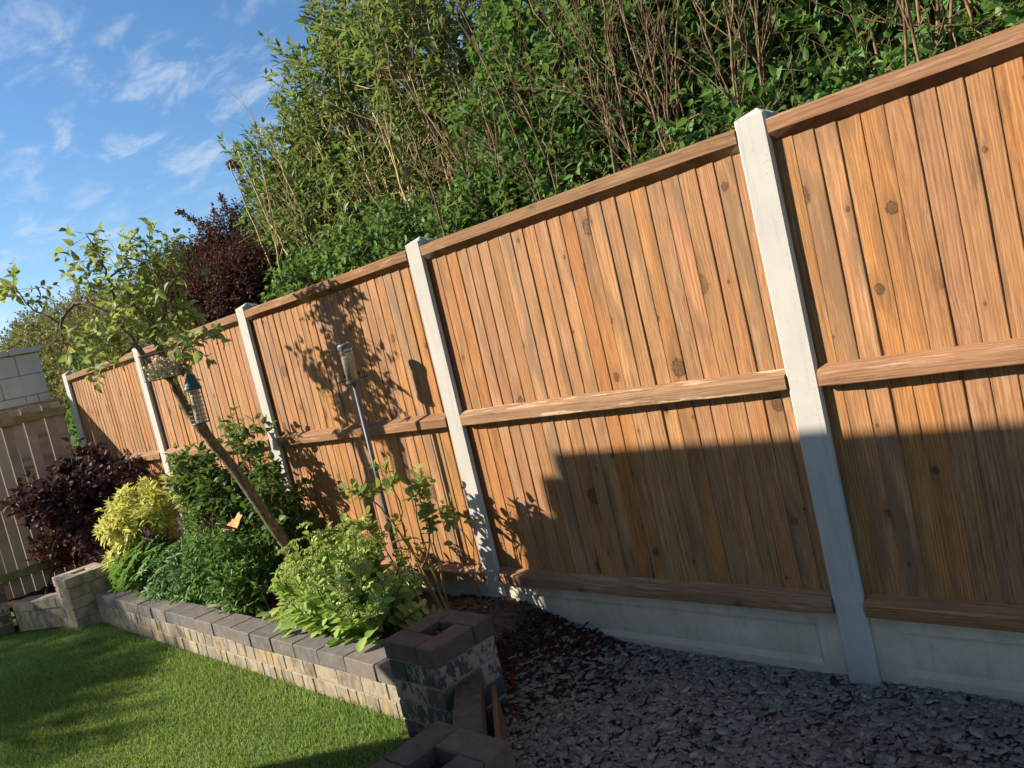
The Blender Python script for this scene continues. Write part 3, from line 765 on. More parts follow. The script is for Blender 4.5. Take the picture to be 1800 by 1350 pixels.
# ------------------------------------------------------------------ foliage materials
LM = {
    'hedge': leaf_mat('hedge_leaf', (0.024, 0.068, 0.016), (0.072, 0.172, 0.040), (0.19, 0.33, 0.10)),
    'viburnum': leaf_mat('viburnum_leaf', (0.038, 0.080, 0.020), (0.098, 0.180, 0.046), (0.25, 0.34, 0.125)),
    'berberis': leaf_mat('berberis_leaf', (0.026, 0.012, 0.014), (0.07, 0.028, 0.03), (0.16, 0.065, 0.055), 0.2, 0.6, 0.12),
    'conifer': leaf_mat('conifer_leaf', (0.03, 0.085, 0.012), (0.085, 0.18, 0.028), (0.17, 0.28, 0.055), 0.15, 0.6, 0.2),
    'far': leaf_mat('far_shrub_leaf', (0.042, 0.07, 0.02), (0.105, 0.14, 0.045), (0.24, 0.25, 0.1)),
    'cotinus': leaf_mat('cotinus_leaf', (0.022, 0.01, 0.016), (0.055, 0.024, 0.034), (0.14, 0.075, 0.09), 0.15, 0.6, 0.12),
    'red': leaf_mat('reddish_leaf', (0.06, 0.012, 0.010), (0.13, 0.030, 0.018), (0.22, 0.07, 0.03), 0.3),
    'choisya': leaf_mat('choisya_leaf', (0.26, 0.30, 0.05), (0.60, 0.58, 0.13), (0.84, 0.80, 0.34), 0.3, 0.45),
    'sedum': leaf_mat('sedum_leaf', (0.15, 0.27, 0.055), (0.28, 0.43, 0.105), (0.46, 0.58, 0.2), 0.25, 0.5),
    'sedum_head': leaf_mat('sedum_bud', (0.3, 0.38, 0.085), (0.47, 0.53, 0.15), (0.62, 0.64, 0.24), 0.2, 0.6),
    'lupin': leaf_mat('lupin_leaf', (0.034, 0.105, 0.022), (0.08, 0.195, 0.045), (0.19, 0.32, 0.1)),
    'shrub': leaf_mat('bed_shrub_leaf', (0.026, 0.075, 0.018), (0.062, 0.145, 0.034), (0.16, 0.26, 0.07)),
    'tree': leaf_mat('small_tree_leaf', (0.06, 0.115, 0.025), (0.15, 0.235, 0.06), (0.38, 0.46, 0.18), 0.35, 0.55, 0.15),
    'rose': leaf_mat('rose_leaf', (0.065, 0.14, 0.028), (0.15, 0.26, 0.06), (0.36, 0.4, 0.12), 0.3, 0.35),
    'grass': leaf_mat('grass_blade', (0.045, 0.140, 0.020), (0.108, 0.280, 0.058), (0.40, 0.46, 0.19), 0.3, 0.55, 0.25),
    'purple_flower': leaf_mat('purple_flower', (0.14, 0.05, 0.20), (0.26, 0.10, 0.32), (0.4, 0.2, 0.42), 0.3),
}

def foliage(parent, name, data, mat, smooth=False):
    V, T, I = data
    base = np.array(parent.location) if parent is not None else np.zeros(3)
    o = link(name, fast_mesh(name, V - base, T, I, smooth), LM[mat], parent)
    if parent is not None: o['kind'] = 'stuff'
    return o

def twig_obj(parent, A, B, r0, r1, mat):
    V, T = sticks(A, B, r0, r1)
    o = link('twigs', fast_mesh('twigs', V - np.array(parent.location), T), M[mat], parent)
    o['kind'] = 'stuff'
    return o

def rel(parent, pts):
    b = Vector(parent.location); return [Vector(p) - b for p in pts]

def forked(parent, pts, r0, r1, mat, forks=5):
    """one crooked stem with side branches that fork again"""
    path = smooth_path(rel(parent, pts), 5); m = MB(); n = len(path)
    path = [p + Vector((random.gauss(0, .010), random.gauss(0, .010), 0)) * (i / n) for i, p in enumerate(path)]
    m.tube(path, [r0 + (r1 - r0) * i / (n - 1) for i in range(n)], 6)
    def side(p, d, ln, r, lev):
        q = [p]; dd = d.copy()
        for k in range(4):
            dd = (dd + Vector((random.gauss(0, .16), random.gauss(0, .16), random.gauss(.10, .12)))).normalized(); q.append(q[-1] + dd * ln / 4)
        m.tube(q, [r * (1 - .17 * k) for k in range(5)], 4, cap=False)
        if lev > 0:
            for _ in range(random.choice((1, 2, 3))):
                k = random.randint(1, 3)
                side(q[k], (dd + Vector((random.gauss(0, .6), random.gauss(0, .5), random.gauss(.2, .4)))).normalized(), ln * random.uniform(.4, .75), r * .6, lev - 1)
    for _ in range(forks):
        i = random.randint(int(n * .45), n - 2); d = (path[i + 1] - path[i]).normalized()
        d = (d + Vector((random.gauss(-.1, .55), random.gauss(0, .35), random.gauss(.1, .3)))).normalized()
        side(path[i], d, random.uniform(.25, .65), (r0 + (r1 - r0) * i / n) * .6, 1)
    return m.obj('stem', mat, parent, smooth=True)

def bush(name, label, base, blobs, n, tlen, k, L, ratio, shape, leafmat, stemmat, cat='bush', group=None, stems=(), stem_r=(0.012, 0.004), up=0.6, outw=1.0, rnd=0.6,
         spread=0.9, tip=3, twig_r=0.0022, shell=0.45, auto=0, sag=0.0, tint=(0.15, 0.75), nup=0.8, forks=4, cut=None):
    e = empty(name, base, 0, label, cat, group)
    A, Q = in_blobs(blobs, n, shell)
    T = unit(Q * outw + np.array([0, 0, up]) + RNG.normal(0, rnd, A.shape))
    ln = tlen * RNG.uniform(.6, 1.3, n)
    A = A - T * (ln * .6)[:, None]
    if cut is not None:
        keep = cut(A, A + T * ln[:, None]); A, T, ln = A[keep], T[keep], ln[keep]
    foliage(e, 'foliage', twig_leaves(A, T, ln, k, L, ratio, shape, spread, nup, 0.15, tip, tint, sag), leafmat)
    twig_obj(e, A - T * (ln * .35)[:, None], A + T * ln[:, None], twig_r * 1.4, twig_r * 0.6, stemmat)
    for s in stems:
        forked(e, s, stem_r[0] * random.uniform(.6, 1.25), stem_r[1], M[stemmat], forks if s[-1][0] > -4.5 else 0)
    for _ in range(auto):
        b = random.choice(blobs)
        p1 = Vector(b[:3]) + Vector((random.uniform(-.7, .7) * b[3], random.uniform(-.7, .7) * b[4], random.uniform(.1, .9) * b[5]))
        p0 = Vector((base[0] * .6 + p1.x * .4 + random.gauss(0, .12), base[1] + random.gauss(0, .08), base[2]))
        mid = p0.lerp(p1, .55) + Vector((random.gauss(0, .06), random.gauss(0, .05), .05))
        stem('stem', rel(e, [p0, p0.lerp(mid, .5) + Vector((random.gauss(0, .02), 0, 0)), mid, p1]), stem_r[0] * random.uniform(.6, 1.1), stem_r[1], M[stemmat], e, sides=5, n=3)
    return e

# keep growth behind the main fence behind it
behind = lambda A, B: (A[:, 1] > 0.17) & (B[:, 1] > 0.14)

# ------------------------------------------------------------------ growth behind the fence
random.seed(31)
BIG = [
 [(-2.42, 1.0, 0.2), (-2.46, 1.0, 1.4), (-2.49, 1.0, 2.24), (-2.53, 1.0, 2.51), (-2.55, 1.0, 2.86), (-2.61, 1.0, 3.1), (-2.79, 1.05, 3.34), (-3.04, 1.1, 3.61)],
 [(-2.15, .9, .2), (-2.12, .9, 1.4), (-2.11, 0.9, 2.2), (-2.1, 0.9, 2.43), (-2.17, 0.95, 2.66), (-2.2, 1.0, 2.92), (-2.23, 1.0, 3.21), (-2.37, 1.05, 3.44)],
 [(-2.12, .95, .2), (-2.07, 0.95, 2.24), (-2.06, 0.95, 2.48), (-2.03, 1.0, 2.82), (-2.0, 1.0, 2.95)],
 [(-2.22, 1.0, .2), (-2.24, 1.0, 2.25), (-2.26, 1.0, 2.51), (-2.33, 1.05, 2.85), (-2.37, 1.1, 3.12), (-2.45, 1.1, 3.38)],
 [(-3.2, 1.1, .2), (-3.26, 1.1, 2.38), (-3.27, 1.1, 2.72), (-3.44, 1.2, 3.15), (-3.68, 1.3, 3.62), (-4.05, 1.4, 4.04)],
 [(-3.7, 1.2, .2), (-3.83, 1.2, 2.38), (-3.96, 1.2, 2.82), (-4.46, 1.3, 3.19), (-5.16, 1.4, 3.5), (-5.5, 1.4, 3.68), (-5.80, 1.4, 3.90)],
 [(-2.9, 1.1, .2), (-2.98, 1.1, 2.35), (-3.01, 1.1, 2.77), (-3.16, 1.2, 3.14), (-3.38, 1.3, 3.6), (-3.5, 1.3, 4.03)],
]
for _ in range(16):
    x = random.uniform(-4.3, -2.0); y = random.uniform(.55, 1.3)
    dx = random.uniform(-.7, .05)
    BIG.append([(x, y, .2), (x + .03, y, 2.1), (x + dx * .35, y + .05, 2.6), (x + dx, y + .1, random.uniform(3.0, 3.5))])
bb = [(-4.62, 1.55, 2.95, .72, .45, .55), (-4.55, 1.12, 2.75, .62, .28, .5, .16), (-4.2, 1.05, 2.45, .6, .25, .35, .1), (-3.75, 1.4, 3.5, .55, .55, .62), (-3.2, 1.35, 3.9, .55, .5, .55), (-2.6, 1.3, 3.5, .6, .55, .6),
      (-3.9, 1.2, 2.55, .9, .5, .45), (-2.9, 1.2, 2.75, .7, .45, .45), (-4.95, 1.4, 3.35, .38, .4, .32), (-2.3, 1.5, 2.9, .5, .5, .6), (-4.2, 1.4, 3.45, .35, .4, .4), (-3.4, 1.8, 2.8, 1.0, .35, .6, .25)]
def cut_big(A, B):
    front = (A[:, 1] < 1.0) & (A[:, 0] > -3.4) & (A[:, 2] < 3.0)
    return behind(A, B) & ~(front & (RNG.uniform(0, 1, len(A)) < 0.7))
bush('viburnum_shrub', 'tall leafy green shrub with pale upright stems, its left side against the sky', (-3.0, 1.15, 0.0), bb, 2900, .28, 6, .092, .36, 'long', 'viburnum', 'stem_tan',
     'shrub', stems=BIG, stem_r=(0.016, 0.004), forks=6, up=.8, outw=.7, spread=.85, tip=4, twig_r=.0028, cut=cut_big, sag=.12, shell=.5)
vs = bpy.data.objects['viburnum_shrub']
A, Q = in_blobs(bb, 420, 1.0)
kk = (Q[:, 2] > .1) & (A[:, 1] > .5); A, Q = A[kk], Q[kk]
T_ = unit(Q * .8 + np.array([-.25, 0, .9]) + RNG.normal(0, .2, A.shape)); ln_ = RNG.uniform(.22, .5, len(A))
foliage(vs, 'shoot_leaves', twig_leaves(A - T_ * .1, T_, ln_, 11, .085, .34, 'long', .75, .8, .1, 4, (.4, .95)), 'viburnum')
twig_obj(vs, A - T_ * .2, A + T_ * ln_[:, None], .003, .0015, 'stem_tan')
# its single shoot reaching out into the sky
sh = twig_leaves(np.array([[-5.78, 1.4, 3.86]]), unit(np.array([[-.8, .05, .6]])), np.array([.1]), 3, .085, .34, 'long', .8, .8, .3, 5)
foliage(bpy.data.objects['viburnum_shrub'], 'shoot_leaves', sh, 'viburnum')

def hedge_stems(x0, x1, n, seed, lean=-.15):
    random.seed(seed); out = []
    for _ in range(n):
        x = random.uniform(x0, x1); y = random.uniform(.32, .95); h = random.uniform(2.5, 3.6); d = random.gauss(lean, .30)
        out.append([(x, y, .1), (x + d * .15, y, 1.5), (x + d * .4 + random.gauss(0, .02), y + .03, 2.2), (x + d * .7, y + .05, 2.2 + (h - 2.2) * .5), (x + d * 1.1, y + .1, h)])
    return out
hb = dict(tlen=.22, k=5, L=.060, ratio=.58, shape='ovate', leafmat='hedge', stemmat='stem_red', cat='hedge', group='hedge bushes behind the fence', up=.35, outw=.5, rnd=.8, tip=3, twig_r=.0018, stem_r=(.0085, .003), cut=behind, forks=5)
bush('hedge_bush', 'dark green hedge bush of tangled twigs above the panel with the stepped shadow', (-1.35, .9, 0), [(-1.75, 1.1, 2.55, .5, .6, .55), (-1.1, 1.15, 2.6, .5, .65, .6), (-1.4, 1.3, 3.1, .75, .6, .6), (-1.3, 1.6, 2.4, 1.0, .35, .8), (-1.5, .75, 2.2, .8, .35, .3)], 5200, stems=hedge_stems(-2.0, -.7, 19, 3, -.25), **hb)
bush('hedge_bush', 'green hedge bush with many bare upright stems directly behind the nearest post', (-.2, .9, 0), [(-.45, 1.25, 2.6, .55, .5, .6), (.1, 1.25, 2.55, .55, .5, .6), (-.2, 1.5, 2.3, .9, .35, .8), (-.2, .6, 2.12, .7, .25, .2), (-.2, 1.3, 3.1, .9, .5, .4)], 4400, stems=hedge_stems(-.8, .35, 34, 4, -.12), **hb)
bush('hedge_bush', 'green hedge bush with upright stems at the top right corner of the picture', (.9, .9, 0), [(.6, 1.2, 2.5, .5, .5, .6), (1.1, 1.2, 2.5, .5, .5, .6), (.9, 1.5, 2.3, .9, .35, .8), (.8, .6, 2.1, .6, .25, .2), (1.5, 1.2, 2.5, .5, .5, .6)], 3600, stems=hedge_stems(.3, 1.6, 30, 5, -.1), **hb)
bush('hedge_bush', 'dense dark hedge foliage low between the tall pale stems and the fence top', (-2.7, .6, 0), [(-2.9, .75, 2.15, .8, .35, .32), (-3.8, .8, 2.15, .7, .35, .3), (-2.0, .75, 2.15, .5, .35, .32), (-3.0, 1.9, 2.5, 1.4, .3, .7)], 3600, **hb)

# purple berberis, conifer and the far growth on the left
bz = [(-5.1, .75, 2.35, .62, .45, .42), (-5.6, .85, 2.55, .5, .45, .42), (-4.7, .7, 2.3, .42, .35, .38), (-5.35, 1.0, 2.9, .32, .3, .25)]
bs = [[(-5.3, 1.0, .1), (-5.35, 1.0, 2.0), (-5.6, 1.0, 2.8), (-5.85, 1.0, 3.1), (-6.28, 1.0, 3.34)], [(-5.2, 1.0, .1), (-5.2, 1.0, 2.2), (-5.3, 1.0, 2.9), (-5.42, 1.0, 3.25)],
      [(-5.1, 1.0, .1), (-5.05, 1.0, 2.4), (-5.0, 1.0, 3.0), (-4.98, 1.0, 3.34), (-5.12, 1.0, 3.45)], [(-5.5, 1.0, .1), (-5.6, 1.0, 2.3), (-5.95, 1.0, 2.75), (-6.25, 1.0, 2.92)]]
eb_ = bush('berberis_bush', 'dark purple leaved bush with stray arching shoots against the sky', (-5.3, 1.0, 0), bz, 4200, .2, 8, .030, .6, 'ovate', 'berberis', 'stem_dark', 'bush', stems=bs, stem_r=(.008, .002), up=.4, outw=.8, tip=3, twig_r=.0016, cut=behind)
ax, at_ = [], []
for s in bs:
    pth = smooth_path(s, 12)
    for i in range(len(pth) // 2, len(pth) - 1):
        d = (pth[i + 1] - pth[i])
        for q in range(3): ax.append(pth[i].lerp(pth[i + 1], q / 3)); at_.append(d.normalized())
ax, at_ = np.array(ax), np.array(at_)
foliage(eb_, 'shoot_leaves', twig_leaves(ax, unit(at_ + RNG.normal(0, .5, at_.shape)), np.full(len(ax), .05), 3, .034, .6, 'ovate', 1.0, .6, .2, 1), 'berberis')
bush('conifer_shrub', 'bright green feathery conifer between the small tree and the purple bush', (-6.0, .65, 0), [(-5.75, .62, 2.28, .42, .30, .42), (-6.25, .70, 2.42, .40, .32, .42), (-5.35, .55, 2.12, .38, .28, .25), (-6.0, .62, 1.8, .7, .35, .4), (-6.05, .68, 2.72, .36, .28, .26), (-5.55, .60, 2.48, .30, .26, .30)], 5200, .17, 9, .028, .32, 'long', 'conifer', 'stem_dark', 'conifer', up=.9, outw=.8, rnd=.45, spread=.55, tip=3, cut=behind, auto=4)
fb = dict(tlen=.3, k=6, L=.075, ratio=.5, shape='ovate', leafmat='far', stemmat='stem_tan', cat='bush', group='far bushes on the left', up=.5, outw=.8, tip=3, twig_r=.003, cut=behind)
bush('olive_bush', 'grey green bush behind the small tree crown at left', (-9.2, 1.7, 0), [(-9.0, 1.7, 2.35, .9, .7, .8), (-9.9, 1.8, 2.5, .8, .7, .8), (-8.4, 1.4, 1.9, .8, .6, .8)], 2600, auto=6, **fb)
bush('olive_bush', 'loose olive bush above the grey block wall at the left edge', (-12.6, 2.0, 0), [(-11.4, 1.8, 2.5, 1.0, .8, .95), (-12.8, 1.8, 2.55, 1.1, .8, 1.0), (-14.2, 1.9, 2.6, 1.0, .8, 1.0), (-15.6, 2.0, 2.4, 1.2, .8, 1.1)], 3800, auto=8, **fb)
bush('dark_shrub', 'dark leafy shrub in the gap between block wall and corner post', (-8.3, .75, 0), [(-8.35, .7, 1.6, .5, .45, .75), (-9.2, .9, 1.4, .6, .4, .8)], 1300, .2, 6, .06, .5, 'ovate', 'hedge', 'stem_dark', 'shrub', auto=3)

# tree well to the left, outside the picture; its crown dapples the lawn
tr = empty('garden_tree', (-13.0, -8.0, 0), 0, 'broad leafy tree far to the left, outside the picture', 'tree')
stem('trunk', rel(tr, [(-13, -8, -.1), (-13.05, -8, 1.5), (-13.2, -8, 3.0), (-13.3, -7.95, 4.5)]), .16, .06, M['bark'], tr)
A, Q = in_blobs([(-13.15, -8.0, 4.55, 1.55, 1.2, 1.15), (-11.7, -8.0, 4.5, 1.6, 1.0, .5), (-12.9, -7.9, 3.6, 1.7, 1.2, .8)], 4200, .4)
T_ = unit(Q + np.array([0, 0, .4]) + RNG.normal(0, .6, A.shape))
foliage(tr, 'crown', twig_leaves(A, T_, np.full(len(A), .3), 4, .11, .55, 'ovate', .9, .8, .2, 2), 'shrub')

# ------------------------------------------------------------------ the small leaning tree in the bed
random.seed(41)
TRUNK = [(-3.25, -0.20, 0.08), (-3.29, -0.25, 0.3), (-3.34, -0.3, 0.5), (-3.37, -0.34, 0.63), (-3.42, -0.42, 0.92), (-3.48, -0.48, 1.14), (-3.49, -0.54, 1.28), (-3.51, -0.58, 1.40), (-3.56, -0.6, 1.49), (-3.59, -0.62, 1.62), (-3.57, -0.64, 1.74), (-3.57, -0.66, 1.87), (-3.56, -0.68, 1.98), (-3.54, -0.68, 2.10)]
st = empty('small_tree', (-3.25, -0.20, 0.1), 0, 'small leaning tree with crooked trunk and bird feeders hung in it', 'tree')
path = smooth_path(rel(st, TRUNK), 4)
rad = []
for i, p in enumerate(path):
    t = i / (len(path) - 1); r = .038 - .016 * t
    r += .010 * math.exp(-((t - .535) / .025) ** 2) + .012 * math.exp(-(t / .05) ** 2)
    rad.append(r * (1 + random.uniform(-.05, .05)))
MB().tube(path, rad, 12).obj('trunk', M['bark'], st, smooth=True)
BR = {
 'ARCH': ([(-3.585, -0.63, 1.68), (-3.56, -0.74, 1.81), (-3.63, -0.77, 1.95), (-3.71, -0.8, 2.11), (-3.81, -0.84, 2.2), (-3.93, -0.9, 2.28), (-4.03, -0.95, 2.26), (-4.09, -0.99, 2.19), (-4.11, -1.0, 2.12), (-4.11, -1.0, 2.07)], .017, .006),
 'ARCHL': ([(-4.1, -0.99, 2.18), (-4.2, -1.03, 2.27), (-4.26, -1.07, 2.32), (-4.32, -1.09, 2.4), (-4.37, -1.11, 2.49)], .008, .003),
 'UP1': ([(-3.73, -0.8, 2.13), (-3.72, -0.79, 2.27), (-3.72, -0.79, 2.37), (-3.75, -0.79, 2.49), (-3.78, -0.8, 2.58), (-3.82, -0.81, 2.67)], .010, .003),
 'UP2': ([(-3.72, -0.79, 2.37), (-3.63, -0.73, 2.41), (-3.54, -0.69, 2.39), (-3.44, -0.64, 2.42), (-3.42, -0.63, 2.49)], .007, .003),
 'R1': ([(-3.51, -0.7, 1.97), (-3.43, -0.66, 2.06), (-3.4, -0.63, 2.17), (-3.44, -0.65, 2.24), (-3.53, -0.69, 2.32)], .012, .004),
 'R2': ([(-3.4, -0.63, 2.17), (-3.34, -0.6, 2.24), (-3.25, -0.55, 2.31), (-3.21, -0.53, 2.35)], .008, .003),
 'R3': ([(-3.48, -0.7, 1.93), (-3.37, -0.64, 1.92), (-3.25, -0.59, 1.88), (-3.12, -0.52, 1.88)], .008, .003),
 'R4': ([(-3.51, -0.7, 2.06), (-3.59, -0.73, 2.16), (-3.62, -0.74, 2.28), (-3.58, -0.7, 2.4)], .009, .003),
 'DOWN': ([(-3.63, -0.77, 1.95), (-3.74, -0.82, 1.91), (-3.82, -0.87, 1.88)], .006, .003),
}
for pts, r0, r1 in BR.values(): stem('branch', rel(st, pts), r0, r1, M['bark'], st, wob=.003)
CL = [(-4.4, -1.12, 2.55), (-4.33, -1.09, 2.46), (-4.44, -1.14, 2.47), (-3.9, -0.86, 2.59), (-3.81, -0.81, 2.57), (-3.76, -0.8, 2.5), (-3.56, -0.69, 2.54), (-3.48, -0.65, 2.49), (-3.66, -0.75, 2.42), (-3.53, -0.68, 2.44), (-3.32, -0.58, 2.43), (-3.24, -0.54, 2.38), (-3.89, -0.87, 2.38), (-3.9, -0.88, 2.33), (-3.76, -0.81, 2.31), (-3.58, -0.71, 2.3), (-3.51, -0.68, 2.28), (-3.42, -0.64, 2.15), (-3.38, -0.64, 2.04), (-3.29, -0.6, 1.96), (-3.18, -0.55, 1.9), (-3.24, -0.58, 1.84), (-3.4, -0.66, 1.95), (-3.66, -0.77, 2.11), (-3.87, -0.88, 2.11), (-3.97, -0.94, 2.02), (-3.84, -0.88, 1.86), (-3.79, -0.85, 1.94), (-3.64, -0.76, 2.02), (-4.0, -0.94, 2.15), (-4.06, -0.98, 2.04), (-3.36, -0.64, 1.82), (-3.5, -0.69, 2.14), (-3.69, -0.78, 2.22), (-3.85, -0.87, 2.02), (-3.4, -0.63, 2.32), (-3.32, -0.62, 1.83), (-3.56, -0.72, 2.09), (-3.72, -0.8, 2.02), (-3.48, -0.68, 2.05), (-3.36, -0.62, 2.14), (-3.56, -0.71, 2.19)]
CLa = np.array(CL); n = 9
n = 5
A = np.repeat(CLa, n, 0) + RNG.normal(0, .048, (len(CL) * n, 3))
bpts = np.concatenate([np.array([tuple(q) for q in smooth_path(p, 4)]) for p, _, _ in BR.values()])
near = bpts[np.argmin(((A[:, None] - bpts[None]) ** 2).sum(-1), 1)]
T_ = unit((A - near) + RNG.normal(0, .06, A.shape) + np.array([0, 0, .03]))
foliage(st, 'crown', twig_leaves(A, T_, RNG.uniform(.05, .12, len(A)), 3, .068, .56, 'long', 1.0, .7, .1, 2, (.2, .95), .25), 'tree')
twig_obj(st, near, A + T_ * .08, .0022, .0012, 'stem_tan')

# ------------------------------------------------------------------ bed plants
random.seed(51)
bush('smoke_bush', 'dark purple round leaved shrub in the far corner by the old fence', (-6.75, -0.4, .12), [(-6.75, -.55, .95, .42, .30, .26), (-6.6, -.25, 1.05, .42, .22, .20), (-6.85, -.80, 1.02, .22, .12, .10), (-6.5, -.40, .62, .3, .2, .26), (-6.1, -.18, 1.05, .25, .12, .12), (-6.7, -.30, 1.28, .14, .12, .12)],
     330, .2, 6, .068, .72, 'round', 'cotinus', 'stem_dark', 'shrub', auto=9, up=.35, outw=.8, tip=4, spread=1.1, sag=.15, stem_r=(.010, .004))
bush('red_shrub', 'low rust red leaved plant against the foot of the old fence', (-7.15, -.55, .12), [(-7.15, -.55, .48, .25, .22, .22)], 120, .16, 5, .05, .5, 'ovate', 'red', 'stem_dark', 'plant', auto=3)
bush('yellow_shrub', 'bright golden yellow shrub with narrow leaves beside the purple shrub', (-5.35, -.35, .12), [(-5.30, -.40, .76, .34, .16, .17), (-4.90, -.20, .87, .36, .11, .10), (-5.55, -.48, .68, .20, .13, .18), (-5.50, -.34, .90, .16, .10, .08), (-5.65, -.52, .42, .12, .1, .13)],
     330, .13, 6, .088, .30, 'long', 'choisya', 'stem_green', 'shrub', auto=6, up=.7, outw=.9, tip=6, spread=.9, sag=.2, rnd=.5)
def palmate(P, N, L, nl=8):
    out = []
    n = len(P); X = unit(np.cross(N, rnd_dir(n))); Y = np.cross(N, X); ti = RNG.uniform(.2, .85, n)
    for j in range(nl):
        a = j * 2 * math.pi / nl + RNG.normal(0, .12, n)
        D = X * np.cos(a)[:, None] + Y * np.sin(a)[:, None] + N * .25
        out.append(leaves(P, D, N + RNG.normal(0, .15, N.shape), L * RNG.uniform(.8, 1.15, n), .25, 'long', np.clip(ti + RNG.normal(0, .08, n), 0, 1)))
    return join(out)
lu = empty('lupin_clump', (-5.0, -.42, .12), 0, 'dense green clump with fan shaped leaves hanging over the long wall', 'plant')
PT, Q = in_blobs([(-5.1, -.45, .30, .75, .24, .28), (-4.5, -.42, .30, .5, .22, .30), (-5.6, -.45, .22, .3, .2, .2)], 620, .75)
PT = PT[PT[:, 2] > .16]; Q = unit(PT - np.array([-4.95, -.42, .12]))
foliage(lu, 'leaves', palmate(PT, unit(Q * .7 + np.array([-.15, -.35, .55]) + RNG.normal(0, .25, PT.shape)), .085), 'lupin')
twig_obj(lu, np.tile(np.array([[-5.0, -.42, .12]]), (len(PT), 1)) * .35 + PT * .65 - np.array([0, 0, .08]), PT, .003, .002, 'stem_green')
fl = rnd_dir(70) * np.array([.03, .03, .07])
foliage(lu, 'flowers', join([leaves(np.array(c) + fl, unit(rnd_dir(70)), rnd_dir(70), .016, .8, 'ovate', RNG.uniform(0, 1, 70)) for c in ((-5.05, -.50, .62), (-4.85, -.30, .80), (-5.2, -.4, .72))]), 'purple_flower')
bush('penstemon_plant', 'green plant of slender pointed leaves under the leaning trunk', (-4.0, -.40, .12), [(-4.0, -.40, .38, .40, .24, .24), (-4.45, -.28, .58, .3, .16, .2), (-3.7, -.5, .28, .2, .14, .14)], 420, .16, 6, .066, .34, 'long', 'lupin', 'stem_green', 'plant', up=1.0, auto=4, tip=4, sag=.25)
bush('bed_shrub', 'dark green broad leaved shrub growing behind the leaning trunk', (-4.05, -.18, .12), [(-4.35, -.22, .78, .42, .13, .25), (-3.62, -.18, .78, .22, .11, .30), (-3.75, -.20, 1.22, .18, .1, .13), (-4.5, -.25, 1.0, .25, .12, .2), (-3.55, -.16, .5, .22, .1, .22)],
     300, .2, 6, .075, .60, 'ovate', 'shrub', 'stem_red', 'shrub', auto=12, up=.7, tip=3, sag=.3, stem_r=(.007, .003), cut=lambda A, B: (B[:, 1] < -.02) & (A[:, 1] < -.0))

# sedum: upright fleshy stems, each with whorls of leaves and a flat bud head
se = empty('sedum_clump', (-2.62, -.42, .12), 0, 'large pale green sedum clump with flat bud heads at the bed edge', 'plant')
nst = 125
th = RNG.uniform(0, 6.283, nst); rr = np.sqrt(RNG.uniform(0, 1, nst)) * RNG.uniform(.85, 1.12, nst)
bx, by = -2.62 + .26 * rr * np.cos(th), -.44 + .15 * rr * np.sin(th)
tx, ty = -2.60 + .60 * rr * np.cos(th), -.44 + .29 * rr * np.sin(th)
tz = .17 + (.50 * np.sqrt(np.clip(1 - .88 * rr ** 2, 0, 1))) * RNG.uniform(.68, 1.18, nst)
A = np.stack([bx, by, np.full(nst, .11)], 1); B = np.stack([tx, ty, tz], 1)
twig_obj(se, A, B, .0055, .004, 'stem_green')
parts = []
Dst = unit(B - A); X = unit(np.cross(Dst, rnd_dir(nst))); Y = np.cross(Dst, X); ph = RNG.uniform(0, 6, nst)
for j in range(17):
    t = .22 + .75 * (j / 16); a = ph + j * 2.1
    R = X * np.cos(a)[:, None] + Y * np.sin(a)[:, None]
    D = unit(R * .9 + Dst * .45 + np.array([0, 0, .25]) + RNG.normal(0, .15, R.shape))
    Lj = (.088 if j < 11 else .062) * RNG.uniform(.75, 1.2, nst)
    parts.append(leaves(A + (B - A) * t, D, unit(Dst + R * -.5 + np.array([0, 0, .4])), Lj, .58, 'round', np.clip(RNG.normal(.55, .22, nst), 0, 1)))
# lower skirt of broad leaves on the wall side
k_ = 90
skP = np.stack([RNG.uniform(-3.05, -2.1, k_), RNG.uniform(-.70, -.55, k_), RNG.uniform(.14, .32, k_)], 1)
parts.append(leaves(skP, unit(np.stack([RNG.normal(0, .5, k_), -np.ones(k_), RNG.uniform(-.5, .5, k_)], 1)), unit(np.stack([RNG.normal(0, .3, k_), -.5 * np.ones(k_), np.ones(k_)], 1)), .085 * RNG.uniform(.8, 1.3, k_), .6, 'round', RNG.uniform(.3, .9, k_)))
foliage(se, 'leaves', join(parts), 'sedum')
# bud heads: little knobs packed in a shallow dome
oc = np.array([(1, 0, 0), (-1, 0, 0), (0, 1, 0), (0, -1, 0), (0, 0, 1), (0, 0, -1)], float)
of = np.array([(0, 2, 4), (2, 1, 4), (1, 3, 4), (3, 0, 4), (2, 0, 5), (1, 2, 5), (3, 1, 5), (0, 3, 5)])
hd = RNG.uniform(0, 1, nst) < .55
Hc, Hd = B[hd], Dst[hd]; HX, HY = X[hd], Y[hd]
cs, sz = [], []
for j in range(46):
    r_ = math.sqrt((j + .5) / 46); a = j * 2.399
    s_ = RNG.uniform(.8, 1.15, len(Hc))[:, None]
    cs.append(Hc + (HX * math.cos(a) + HY * math.sin(a)) * (r_ * .046) * s_ + Hd * (.022 - .016 * r_ ** 2) + RNG.normal(0, .0025, Hc.shape)); sz.append(np.full(len(Hc), .0056))
cs, sz = np.concatenate(cs), np.concatenate(sz) * RNG.uniform(.7, 1.3, len(Hc) * 46)
V = (cs[:, None] + oc[None] * sz[:, None, None]).reshape(-1, 3); T_ = (np.arange(len(cs))[:, None, None] * 6 + of[None]).reshape(-1, 3)
foliage(se, 'bud_heads', (V, T_, np.repeat(RNG.uniform(.1, .9, len(cs)), 6)), 'sedum_head', True)

